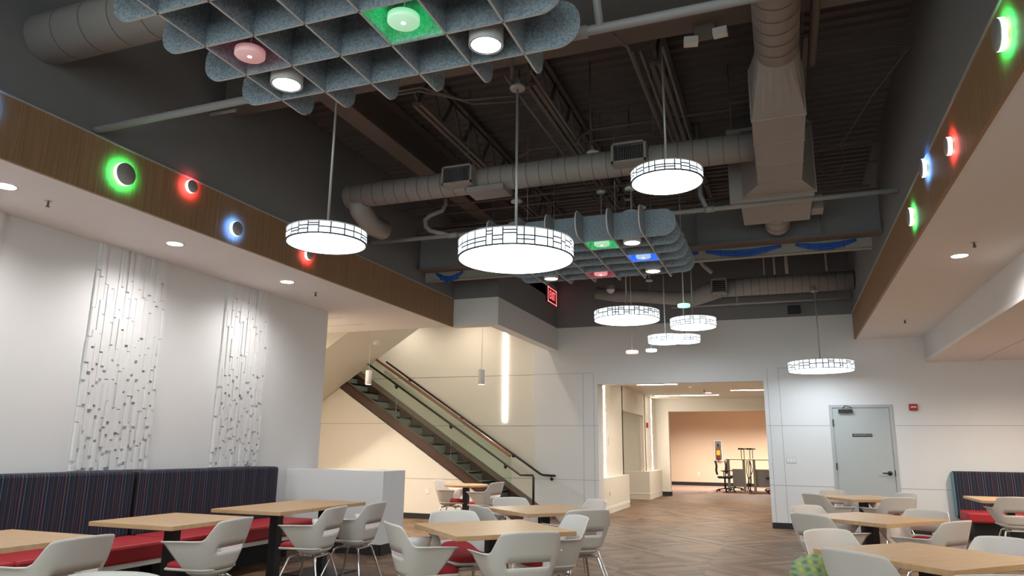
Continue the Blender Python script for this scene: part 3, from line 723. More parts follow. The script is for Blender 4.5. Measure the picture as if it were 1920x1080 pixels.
def joist(x, label, y0=5.47, y1=11.9):
    t = thing('bar_joist', label, 'roof joist', (x, (y0+y1)/2, 4.72), 'open web bar joists')
    zb, zt = 4.76, DK-.02
    MB().box(x-.06, x-.015, y0, y1, zt-.04, zt).box(x+.015, x+.06, y0, y1, zt-.04, zt).build('top_chord', M['steel'], t)
    MB().box(x-.055, x-.015, y0+.45, y1-.45, zb-.02, zb+.02).box(x+.015, x+.055, y0+.45, y1-.45, zb-.02, zb+.02).build('bottom_chord', M['steel2'], t)
    n = 10; L = (y1-y0-.9)/n
    MB().bar((x, y0+.05, zt-.03), (x, y0+.5, zb), .028, .028).build('web_member', M['steel'], t)
    for i in range(n):
        a = y0+.45+i*L
        MB().bar((x, a, zb), (x, a+L/2, zt-.03), .03, .03).build('web_member', M['steel'], t)
        MB().bar((x, a+L/2, zt-.03), (x, a+L, zb), .03, .03).build('web_member', M['steel'], t)
    MB().box(x-.09, x+.09, y0-.02, y0+.14, zt-.16, zt-.045).build('seat_plate', M['steel2'], t)
for x, l in ((-3.28, 'open web joist nearest the long left steel beam'), (-2.06, 'open web joist above the largest drum pendant rod'), (-.87, 'open web joist above the highest drum pendant'), (.35, 'open web joist hidden above the trunk duct')):
    joist(x, l)
def pipe(pts, r, label, cat='pipe', mat='pipe', name='pipe', group=None, fit=()):
    mb = MB(); mb.tube(pts, r, 12)
    for (a, b) in fit: mb.tube([a, b], r*1.35, 12)
    o = mb.build(name, M[mat], loc=tuple(pts[0])); tag(o, label, cat, group)
pipe([(XL, 3.93, 3.88), (XR, 3.86, 3.88)], .030, 'grey sprinkler main crossing at the top of the frame', name='sprinkler_pipe', fit=[((-1.15, 3.89, 3.88), (-.98, 3.89, 3.88))])
pipe([(-.9, 3.88, 3.88), (-.93, 3.88, 4.2), (-.93, 3.88, DK)], .026, 'vertical grey pipe rising from the near sprinkler main', name='sprinkler_pipe')
pipe([(XL, 8.22, 4.09), (XR, 8.22, 4.09)], .028, 'grey sprinkler main passing over the far baffle grid', name='sprinkler_pipe', fit=[((-4.0, 8.22, 4.09), (-3.86, 8.22, 4.09)), ((-.7, 8.22, 4.09), (-.6, 8.22, 4.09))])
pipe([(-4.10, 8.3, 4.745), (-4.10, 8.3, 4.56), (-4.14, 8.3, 4.48), (-4.32, 8.28, 4.42), (-4.38, 8.27, 4.36), (-4.36, 8.26, 4.26), (-4.28, 8.24, 4.19), (-3.98, 8.22, 4.09)], .03, 'bent grey pipe elbowing down to the sprinkler main at the left', name='sprinkler_pipe')
pipe([(-.75, 8.3, DK), (-.75, 8.3, 4.3), (-.68, 8.22, 4.1)], .028, 'grey drop pipe joining the sprinkler main left of the trunk duct', name='sprinkler_pipe')
pipe([(XR, 13.85, 4.05), (-1.9, 13.85, 4.05)], .024, 'grey pipe running below the far round duct', name='sprinkler_pipe', fit=[((-.72, 13.85, 4.05), (-.62, 13.85, 4.05))])
pipe([(-.67, 13.85, 4.05), (-.67, 13.85, 4.3)], .02, 'short riser on the pipe below the far duct', name='sprinkler_pipe')
pipe([(XL, 5.12, 4.57), (-4.85, 5.12, 4.57)], .018, 'short thin pipe end by the upper left wall', name='sprinkler_pipe')
k = 0
cl = ['thin conduit beside the joist above the largest pendant', 'second thin conduit beside the joist above the largest pendant', 'thin conduit beside the joist above the highest pendant', 'second thin conduit beside the joist above the highest pendant', 'third thin conduit beside the joist above the highest pendant']
for x in (-2.20, -1.95, -1.02, -.95, -.76):
    pipe([(x, 5.6, 4.70), (x, 11.7, 4.70)], .013, cl[k], 'conduit', 'steel2', 'conduit', 'conduits along the joists'); k += 1
pipe([(-3.4, 5.62, 4.72), (-3.1, 5.62, 4.72), (-2.75, 5.9, 4.70), (-2.25, 5.98, 4.70)], .013, 'bent conduit above the largest drum pendant canopy', 'conduit', 'steel2', 'conduit')
pipe([(-3.4, 5.56, 4.72), (-3.05, 5.56, 4.72), (-2.7, 6.0, 4.70), (-2.25, 6.1, 4.70)], .013, 'second bent conduit above the largest drum pendant canopy', 'conduit', 'steel2', 'conduit')
pipe([(-1.94, 5.1, 4.36), (-1.93, 5.06, 4.6), (-2.0, 5.02, 4.66), (-2.6, 5.02, 4.66)], .014, 'curved conduit rising from the largest drum pendant canopy', 'conduit', 'steel2', 'conduit')
pipe([(-1.92, 7.1, 4.62), (-1.92, 7.25, 4.78), (-1.8, 7.3, 4.86), (.0, 7.3, 4.86)], .014, 'curved conduit crossing above the branch duct', 'conduit', 'steel2', 'conduit')
pipe([(-2.75, 7.5, 4.74), (-2.6, 7.55, 4.84), (-1.2, 7.55, 4.84)], .012, 'thin conduit crossing behind the branch duct top', 'conduit', 'steel2', 'conduit')
pipe([(-2.9, 5.05, 4.60), (-1.1, 5.05, 4.60), (.15, 5.02, 4.60)], .016, 'conduit strapped under the near steel girder', 'conduit', 'steel2', 'conduit')
pipe([(-1.1, 5.05, 4.60), (-1.0, 5.3, 4.58), (-1.0, 11.5, 4.66)], .014, 'conduit turning from the near girder to run down the room', 'conduit', 'steel2', 'conduit')
rnd = random.Random(4)
cl = ['thin pipe crossing between the branch duct and far baffle grid, first back', 'thin pipe crossing behind the branch duct, second back', 'thin pipe crossing behind the branch duct, third back', 'thin pipe crossing behind the branch duct, fourth back', 'thin pipe crossing high behind the far baffle grid', 'thin pipe crossing just before the far girder']
for i, (y, z) in enumerate(((8.6, 4.66), (9.1, 4.72), (9.5, 4.66), (9.8, 4.74), (10.4, 4.66), (11.2, 4.7))):
    pipe([(-5.0, y, z), (-.4, y, z)], .014, cl[i], 'conduit', 'steel2', 'conduit', 'crossing conduits')
for i, (y, z) in enumerate(((8.9, 4.95), (9.45, 4.90), (10.2, 4.85))):
    pipe([(.55, y, z), (XR, y, z+.01)], .014, ['thin bar crossing right of the trunk duct, nearest', 'thin bar crossing right of the trunk duct, middle', 'thin bar crossing right of the trunk duct, farthest'][i], 'conduit', 'steel2', 'conduit', 'crossing conduits')
pipe([(.45, 6.5, 4.9), (.8, 6.6, 4.93), (1.1, 6.65, 4.94), (1.29, 6.68, 4.92)], .006, 'loose thin cable strung to the right upper wall', 'cable', 'steel2', 'cable')
pipe([(1.29, 6.68, 4.92), (1.0, 7.2, 4.72), (.8, 7.9, 4.6), (.6, 8.3, 4.62)], .006, 'sagging thin cable from the right upper wall', 'cable', 'steel2', 'cable')
mb = MB(); mb.tube([(.66+.14*math.cos(a/12*2*PI), 8.0, 4.45+.2*math.sin(a/12*2*PI)) for a in range(13)], .005, 6)
tag(mb.build('cable_loop', simple('dull_red_cable', (.16, .04, .045), .6), loc=(.66, 8.0, 4.3)), 'dull red cable loop right of the trunk duct', 'cable')
pipe([(.42, 3.2, 4.55), (.42, 6.0, 4.55)], .035, 'straight grey pipe alongside the round trunk duct', mat='steel2')
# threaded hanger rods
rods = [(-3.05, 6.7), (-2.35, 6.4), (-1.62, 6.5), (-1.05, 6.8), (-2.6, 8.6), (-1.3, 8.7), (-.3, 7.0), (-1.75, 7.0), (-3.6, 8.8), (-2.2, 9.6)]
rl = ['hanger rod over the left register of the branch duct', 'hanger rod left of the largest pendant rod', 'hanger rod over the middle of the branch duct', 'hanger rod over the right register of the branch duct', 'hanger rod behind the branch duct, left of centre', 'hanger rod behind the branch duct, right of centre', 'hanger rod close left of the box duct', 'hanger rod beside the right register', 'hanger rod behind the branch duct, far left', 'hanger rod above the far baffle grid']
for (x, y), l in zip(rods, rl):
    zb = 4.48 if y < 7.5 else 4.45
    pipe([(x, y, DK), (x, y, zb)], .005, l, 'hanger rod', 'steel', 'hanger_rod', 'threaded hanger rods')
# vertical pipes beyond far girder
vl = ['thin vertical pipe beyond the blue cables, leftmost', 'second thin vertical pipe beyond the blue cables', 'thickest vertical pipe beyond the blue cables', 'vertical pipe beyond the blue cables, nearest the right wall']
for (x, r, l) in ((-.15, .012, vl[0]), (.02, .016, vl[1]), (.22, .03, vl[2]), (.85, .014, vl[3])):
    pipe([(x, 12.9, DK), (x, 12.9, 4.35)], r, l, 'pipe', 'pipe', 'pipe', 'vertical pipes at the far end')
pipe([(-1.2, 12.5, DK), (-1.2, 12.5, 4.62), (-1.14, 12.55, 4.52), (-1.02, 12.7, 4.42)], .04, 'thick bent pipe beyond the far baffle grid', mat='pipe')
# cable tray with blue cable bundles
mb = MB(); mb.box(XL+.02, 1.2, 9.80, 9.83, 3.90, 4.03); mb.box(XL+.02, 1.2, 9.80, 9.90, 3.893, 3.905)
tag(mb.build('cable_tray', M['tray'], loc=(-2, 9.8, 3.89)), 'pale tray panel hung beneath the far steel girder', 'cable tray')
def cab(x0, x1, lab, sag=.12):
    mb = MB()
    for k in range(5):
        pts = [(x0+(x1-x0)*i/10, 9.785-.010*(k % 2), 4.015-(.004+.015*math.sin(PI*i/10))*k-sag*.25*math.sin(PI*i/10)) for i in range(11)]
        mb.tube(pts, .011, 8)
    for q in (.2, .4, .6, .8):
        xx = x0+(x1-x0)*q; zz = 4.0-.03*math.sin(PI*q)-sag*.25*math.sin(PI*q)
        mb.cur = 1; mb.obox((xx, 9.782, zz), (.006, .035, .09)); mb.cur = 0
    tag(mb.build('cable_bundle', [M['blue'], M['black']], loc=(x0, 9.78, 4.0)), lab, 'cable', 'blue cable bundles')
cab(.30, 1.02, 'blue cable bundle sagging nearest the right wall')
cab(-.85, .12, 'blue cable bundle sagging left of the tray hanger')
cab(-1.9, -.95, 'blue cable bundle sagging above the far pendants')
cab(-4.95, -4.5, 'short blue cable bundle at the far left under the girder', .3)
# small ceiling devices
t = thing('emergency_light', 'twin-head emergency light under the near girder', 'emergency light', (-.38, 5.4, 4.6))
MB().box(-.47, -.31, 5.36, 5.44, 4.60, 4.70).build('battery_box', M['steel2'], t)
MB().obox((-.50, 5.36, 4.565), (.11, .07, .06), rz=.2).build('lamp_head', M['trimwhite'], t)
MB().obox((-.27, 5.36, 4.60), (.11, .07, .06), rz=-.1).build('lamp_head', M['trimwhite'], t)
t = thing('junction_strip', 'grey surface box with a white socket beside the near girder', 'electrical box', (-1.6, 5.7, 5.0))
MB().box(-1.72, -1.42, 5.66, 5.74, 4.97, 5.03).box(-1.60, -1.56, 5.68, 5.72, 5.03, DK).build('housing', M['steel2'], t)
MB().box(-1.70, -1.64, 5.645, 5.66, 4.98, 5.015).build('socket', M['trimwhite'], t)
t = thing('occupancy_sensor', 'small dome lamp on a stem left of the wide far pendant', 'ceiling sensor', (-2.9, 13.0, 4.2))
MB().tube([(-2.9, 13.0, DK), (-2.9, 13.0, 4.38)], .008, 8).build('stem', M['steel2'], t)
MB().lathe([(.001, 4.40), (.05, 4.40), (.075, 4.36), (.078, 4.29)], (-2.9, 13.0, 0), 24).build('housing', M['pipe'], t)
MB().lathe([(.078, 4.29), (.06, 4.25), (.03, 4.225), (.001, 4.22)], (-2.9, 13.0, 0), 24).build('dome', M['trimwhite'], t)
t = thing('wall_speaker', 'small black speaker box on the dark far wall', 'speaker', (.32, WY, 3.9))
MB().box(.21, .43, WY-.10, WY, 3.88, 4.03).build('housing', M['base'], t, bevel=.01)
MB().box(.235, .405, WY-.104, WY-.10, 3.895, 4.0).build('grille', M['black'], t)
t = thing('fire_device', 'small red fire device high behind the far baffle grid', 'fire alarm', (-2.0, 10.5, 4.7))
MB().box(-2.06, -1.94, 10.45, 10.52, 4.72, 4.84).build('housing', M['redpaint'], t, bevel=.006)
MB().tube([(-2.0, 10.5, 4.84), (-2.0, 10.5, DK)], .008, 8).build('conduit', M['steel2'], t)
# small ceiling canopy lamp
t = thing('ceiling_canopy', 'pale round canopy on a joist left of the right register', 'ceiling canopy', (-1.75, 6.75, 4.73))
MB().lathe([(.001, 4.69), (.07, 4.70), (.078, 4.72), (.03, 4.74), (.012, 4.80), (.001, 4.8)], (-1.88, 7.6, 0), 24).build('plate', M['lampwhite'], t)
MB().tube([(-1.88, 7.6, 4.78), (-1.88, 7.6, DK)], .01, 8).build('conduit', M['steel2'], t)

# EXIT sign, perpendicular to nothing: flat on the dark side wall of the notch
ex = thing('exit_sign', 'red-lit EXIT sign on the dark wall above the bulkhead', 'exit sign', (-4.33, 13.85, 4.28))
MB().box(-4.37, -4.325, 13.56, 14.16, 4.27, 4.59).build('housing', M['steel'], ex)
MB().box(-4.37, -4.33, 13.62, 14.20, 4.59, 4.68).build('mount', M['pipe'], ex)
MB().box(-4.325, -4.321, 13.575, 14.145, 4.285, 4.575).build('face', M['exitface'], ex)
mb = MB(); f = .012
mb.box(-4.321, -4.317, 13.56, 14.16, 4.27, 4.27+2*f).box(-4.321, -4.317, 13.56, 14.16, 4.59-2*f, 4.59).box(-4.321, -4.317, 13.56, 13.56+3*f, 4.27, 4.59).box(-4.321, -4.317, 14.16-3*f, 14.16, 4.27, 4.59)
mb.build('border', M['exit'], ex)
vs, fs = text_mb('EXIT', .24, .002)
# readable from +x: text right direction is -? viewer looks toward -x, so text runs toward +y
mb = MB(); mb.add([(-4.317+v.z, 13.86+v.x*.80, 4.43+v.y*1.05) for v in vs], fs); mb.build('lettering', M['exit'], ex)

# ================================================================== FAR WALL DETAILS
dx0, dx1 = .775, 1.80
mb = MB(); fz = 2.18; fwd = .05
mb.box(dx0, dx0+fwd, WY-.015, WY+.12, 0, fz); mb.box(dx1-fwd, dx1, WY-.015, WY+.12, 0, fz); mb.box(dx0+fwd, dx1-fwd, WY-.015, WY+.12, fz-fwd, fz)
d = mb.build('door_1', M['frame'], loc=(dx0, WY, 0), kind='structure')
MB().box(dx0+fwd+.004, dx1-fwd-.004, WY+.005, WY+.05, .008, fz-fwd-.004).build('door_leaf', M['door'], d)
for z in (1.86, 1.10, .35): MB().box(dx0+fwd-.008, dx0+fwd+.014, WY-.02, WY+.005, z-.06, z+.06).build('hinge', M['black'], d)
MB().box(.93, 1.16, WY-.055, WY+.005, 2.04, 2.10).bar((1.0, WY-.05, 2.11), (1.04, WY-.09, 2.16), .014, .01).bar((1.04, WY-.09, 2.16), (1.15, WY-.02, 2.135), .014, .01).build('door_closer', M['base'], d)
mb = MB(); mb.lathe([(.001, WY-.02), (.036, WY-.02), (.036, WY+.006)], (1.665, 0, 1.0), 24, 'y'); mb.tube([(1.665, WY-.015, 1.0), (1.665, WY-.055, 1.0), (1.545, WY-.055, 1.0)], .011, 10); mb.box(1.742, 1.756, WY-.018, WY, .95, 1.05); mb.build('door_handle', M['black'], d)
sg = MB().box(1.125, 1.445, WY-.004, WY+.005, 1.622, 1.672).build('door_sign', M['base'], d)
vs, fs = text_mb('1 ELEVATOR EQUIPMENT ROOM', .026, .0006)
wd = max(v.x for v in vs)-min(v.x for v in vs)
mb = MB(); mb.add([(1.285+v.x*.295/wd, WY-.0048-v.z, 1.647+v.y*1.0) for v in vs], fs); mb.build('lettering', M['trimwhite'], sg)
t = thing('fire_alarm', 'red fire alarm strobe on the white wall right of the grey door', 'fire alarm', (2.13, WY, 2.13))
MB().box(2.065, 2.195, WY-.04, WY, 2.07, 2.185).build('housing', M['redpaint'], t, bevel=.006)
MB().box(2.085, 2.175, WY-.06, WY-.04, 2.12, 2.14).build('strobe_lens', M['trimwhite'], t, bevel=.006)
t = thing('light_switch', 'three-gang white switch plate right of the corridor opening', 'light switch', (.08, WY, 1.2))
MB().box(-.005, .165, WY-.006, WY, 1.145, 1.26).build('plate', simple('switch_plate', (.6, .61, .62), .4), t, bevel=.003)
for x in (.03, .08, .13): MB().box(x-.016, x+.016, WY-.010, WY-.005, 1.17, 1.235).build('rocker', M['trimwhite'], t)
def outlet(x, y, z, label, ax='y', s=1):
    t = thing('wall_outlet', label, 'outlet', (x, y, z))
    if ax == 'y':
        MB().box(x-.036, x+.036, y-.006, y, z-.058, z+.058).build('plate', M['trimwhite'], t, bevel=.002)
        for dz in (-.02, .02): MB().box(x-.016, x+.016, y-.009, y-.006, z+dz-.013, z+dz+.013).build('socket', M['soffit'], t)
    else:
        MB().box(x, x+.006, y-.036, y+.036, z-.058, z+.058).build('plate', M['trimwhite'], t, bevel=.002)
        for dz in (-.02, .02): MB().box(x+.006, x+.009, y-.016, y+.016, z+dz-.013, z+dz+.013).build('socket', M['soffit'], t)
outlet(-6.60, 12.99, .52, 'white outlet low on the wall beneath the stair')
outlet(-3.615, 15.8, .42, 'white outlet on the near corridor ledge', 'x')
outlet(-3.595, 21.6, .45, 'white outlet on the far corridor ledge', 'x')
outlet(-3.3, 30.0, .45, 'white outlet on the peach office wall')
# corridor light strips
def led(x0, x1, y0, y1, z0, z1, lab):
    c = ((x0+x1)/2, (y0+y1)/2, z0); tag(MB().box(x0, x1, y0, y1, z0, z1).build('led_strip_light', M['led'], loc=c), lab, 'light strip', 'corridor light strips')
led(-3.752, -3.742, 15.85, 15.97, .78, 2.86, 'tall vertical light strip just inside the corridor opening')
led(-3.755, -3.745, 22.0, 22.08, .78, 2.86, 'tall vertical light strip at the far end of the corridor wall')
led(-3.3, -2.35, 17.55, 17.62, 2.893, 2.899, 'ceiling light strip at the near end of the corridor')
led(-3.5, -1.70, 21.3, 21.37, 2.893, 2.899, 'ceiling light strip before the office header')
led(-1.25, .2, 19.7, 19.77, 2.893, 2.899, 'ceiling light strip at the right of the corridor')
t = thing('door_lever_plate', 'small metal pull on the near corridor panel', 'handle', (-3.74, 16.2, 1.55))
MB().box(-3.75, -3.735, 16.18, 16.24, 1.45, 1.62).build('plate', M['nickel'], t)
t = thing('corridor_alarm', 'small red alarm device on the corridor wall', 'fire alarm', (-3.74, 21.2, 1.9))
MB().box(-3.75, -3.70, 21.15, 21.25, 1.98, 2.12).build('housing', M['redpaint'], t)
sprinkler(-1.9, 19.4, 2.9, 'sprinkler in the corridor ceiling')
t = thing('smoke_detector', 'white smoke detector on the corridor ceiling', 'smoke detector', (-2.1, 18.3, 2.9))
MB().lathe([(.07, 2.9), (.065, 2.87), (.04, 2.855), (.001, 2.853)], (-2.1, 18.3, 0), 24).build('housing', M['trimwhite'], t)
MB().lathe([(.02, 2.853), (.018, 2.845), (.001, 2.844)], (-2.1, 18.3, 0), 16).build('sensor_tip', M['soffit'], t)
t = thing('smoke_detector', 'white detector on the sloping soffit left of the stair', 'smoke detector', (-7.4, 12.0, 3.4))
zz = zu(-7.45)
MB().lathe([(.001, zz-.06), (.05, zz-.06), (.065, zz-.045), (.065, zz+.02)], (-7.45, 12.2, 0), 24).build('housing', M['trimwhite'], t)
MB().lathe([(.02, zz-.06), (.015, zz-.068), (.001, zz-.068)], (-7.45, 12.2, 0), 16).build('sensor_tip', M['soffit'], t)
# cylinder pendants in stair space
def cylp(x, y, z, zc, label):
    t = thing('cylinder_pendant', label, 'pendant lamp', (x, y, z), 'white cylinder pendants by the stair')
    MB().lathe([(.05, z), (.058, z), (.058, z+.25), (.05, z+.262), (.001, z+.262)], (x, y, 0), 28).build('shade', M['trimwhite'], t)
    MB().disc(.05, (x, y, z+.01), 24, flip=True).build('lens', M['lens'], t)
    MB().tube([(x, y, z+.262), (x, y, zc)], .004, 6).build('cord', M['trimwhite'], t)
    lens_light('bulb', (x, y, z-.01), 70, WARM, size=2.2, parent=t)
cylp(-4.98, 11.75, 2.45, 4.4, 'white cylinder pendant in front of the tall light strip')
cylp(-7.2, 11.6, 2.48, zu(-7.2), 'white cylinder pendant hanging from the sloping soffit')
for (x, y, e, l) in ((-6.2, 13.6, 34, 'added stairwell ceiling light over the middle of the flight'), (-5.0, 12.6, 28, 'added stairwell ceiling light over the stair foot'), (-7.9, 13.7, 28, 'added stairwell ceiling light over the top of the flight')):
    downlight(x, y, 4.4, l, WARM, e)  # unseen ceiling lights added to brighten the stairwell
for (x, y, l) in ((-8.8, 10.3, 'added soffit downlight hidden deep behind the left wall'), (-7.6, 9.9, 'added soffit downlight hidden just behind the left wall')):
    downlight(x, y, ZS, l, WARM, 170, size=2.9)  # added out of sight to light the wall under the stair
downlight(-4.4, 19.3, 2.9, 'added downlight inside the corridor recess', (1.0, .90, .78), 25, size=2.9)  # added lamp that brightens the dim recess
for i, (x, y) in enumerate(((-1.9, 16.2), (-1.9, 20.5))): downlight(x, y, 2.9, ['added corridor downlight near the opening', 'added corridor downlight near the office'][i], (1.0, .88, .74), 170, size=2.95)  # downlights added to brighten the corridor walls
for i, (x, y) in enumerate(((-3.2, 27.5), (-1.2, 27.5), (.8, 28))): downlight(x, y, 3.0, ['added office ceiling downlight on the left', 'added office ceiling downlight in the middle', 'added office ceiling downlight on the right'][i], (1.0, .90, .78), 330, size=2.7)  # unseen downlights added to brighten the office
for i, (x, y) in enumerate(((3.3, 5.5), (3.3, 8.5), (3.4, 12.2), (5.2, 10.5))): downlight(x, y, 2.91, ['added right side ceiling downlight, nearest', 'added right side ceiling downlight, second', 'added right side ceiling downlight above the far bench', 'added right side ceiling downlight, outermost'][i], WARM, 150, size=2.8)  # out-of-frame downlights added for warm light and bounce on this side

# ================================================================== LEFT WALL RELIEFS
def relief(y0, y1, seed, label):
    rnd = random.Random(seed); mb = MB(); W = .036; n = int(round((y1-y0)/W)); W = (y1-y0)/n
    mb.box(WX+.001, WX+.006, y0, y1, 1.09, ZS-.001)
    for c in range(n):
        z = ZS-.001; ya = y0+c*W
        while z > 1.10:
            u = (z-1.03)/2.33
            L = rnd.uniform(.18, .60) if u > .62 else rnd.uniform(.09, .42)
            zb = max(1.09, z-L); dpt = rnd.choice([.022, .028, .033, .039]); g = .0035 if rnd.random() < .06+.55*max(0, u-.3) else 0
            mb.box(WX+.006, WX+dpt, ya+g, ya+W, zb, z)
            z = zb-(rnd.choice([.010, .024, .034]) if u < .62 else rnd.choice([0, .004, .012]))
    tag(mb.build('relief_panel', M['wall'], loc=(WX, y0, 1.03)), label, 'wall panel', 'white relief strips on the left wall')
relief(5.12, 6.02, 3, 'white relief panel of raised vertical blocks nearer on the left wall')
relief(6.95, 7.78, 9, 'white relief panel of raised vertical blocks farther along the left wall')
relief(3.25, 4.15, 5, 'white relief panel cut off by the left frame edge')

# ================================================================== BANQUETTES
def banquette(y0, y1, label, nseat):
    t = thing('banquette', label, 'bench seat', (-6.0, (y0+y1)/2, 0), 'left banquettes')
    MB().box(WX+.01, -6.20, y0, y1, .44, 1.085).build('backrest', M['stripeY'], t, bevel=.03)
    L = (y1-y0)/nseat
    for i in range(nseat):
        MB().box(-6.19, -5.55, y0+i*L+.002, y0+(i+1)*L-.002, .31, .465).build('seat_cushion', M['redseat'], t, bevel=.025)
    MB().box(WX+.01, -5.58, y0, y1, .265, .31).build('seat_board', M['trimwhite'], t)
    MB().box(WX+.01, -5.95, y0+.05, y1-.05, 0, .265).build('plinth', M['base'], t)
banquette(2.5, 5.70, 'left banquette with navy striped back and red seat, nearer section', 4)
banquette(5.745, 7.95, 'left banquette with navy striped back and red seat, farther section', 3)
t = thing('banquette', 'far right banquette with navy striped back and red seat', 'bench seat', (3.6, 14, 0))
MB().box(2.58, 5.6, 14.1, 14.285, .30, 1.06).build('backrest', M['stripeX'], t, bevel=.03)
MB().box(2.572, 2.585, 14.105, 14.28, .33, 1.04).build('piping', M['piping'], t, bevel=.005)
for i in range(3): MB().box(2.60+i, 3.596+i, 13.5, 14.1, .29, .45).build('seat_cushion', M['redseat'], t, bevel=.03)
MB().box(2.7, 5.5, 13.65, 14.25, 0, .29).build('plinth', M['base'], t)

# ================================================================== TABLES
def table(c, sx, sy, rz, label, cols=((0, 0),), h=.74, group='square cafe tables'):
    t = thing('cafe_table', label, 'table', (c[0], c[1], 0), group)
    x, y = c
    o = MB().obox((x, y, h-.0175), (sx, sy, .035)).build('tabletop', M['maple'], t, bevel=.003)
    for (a, b) in cols:
        MB().box(x+a-.045, x+a+.045, y+b-.045, y+b+.045, .012, h-.045).build('column', M['black'], t)
        MB().box(x+a-.28, x+a+.28, y+b-.28, y+b+.28, 0, .012).build('base_plate', M['black'], t)
        MB().box(x+a-.2, x+a+.2, y+b-.2, y+b+.2, h-.045, h-.035).build('top_plate', M['black'], t)
    t.rotation_euler = (0, 0, rz)
table((-4.83, 3.37), .88, .90, 0, 'light wood table at the left frame edge before the banquette')
table((-4.85, 4.90), .86, .90, 0, 'light wood table before the near banquette, second from the left edge')
table((-4.90, 6.57), .82, 1.50, 0, 'long light wood table before the far banquette', cols=((0.12, -.42), (.05, .48)), group=None)
table((-2.22, 5.52), .98, .96, R(46), 'light wood table in the centre foreground, set diagonally')
table((-2.40, 7.40), .94, .92, R(50), 'light wood table just behind the centre foreground table')
table((.96, 11.40), .92, .92, R(30), 'light wood table nearest the grey door')
table((.72, 7.95), .95, .95, R(50), 'light wood table in the middle of the right row')
table((.78, 5.28), .93, .93, R(46), 'light wood table in the right foreground')
table((2.85, 12.1), .88, 1.1, 0, 'light wood table before the far right banquette')
t = thing('round_table', 'round light wood table beneath the stair', 'table', (-5.17, 11.63, 0))
MB().lathe([(.001, .705), (.375, .705), (.38, .71), (.38, .735), (.375, .74), (.001, .74)], (-5.17, 11.63, 0), 48).build('tabletop', M['maple'], t)
MB().box(-5.215, -5.125, 11.585, 11.675, .012, .705).build('column', M['black'], t)
MB().lathe([(.001, .014), (.27, .012), (.28, .0)], (-5.17, 11.63, 0), 36).build('base_plate', M['black'], t)

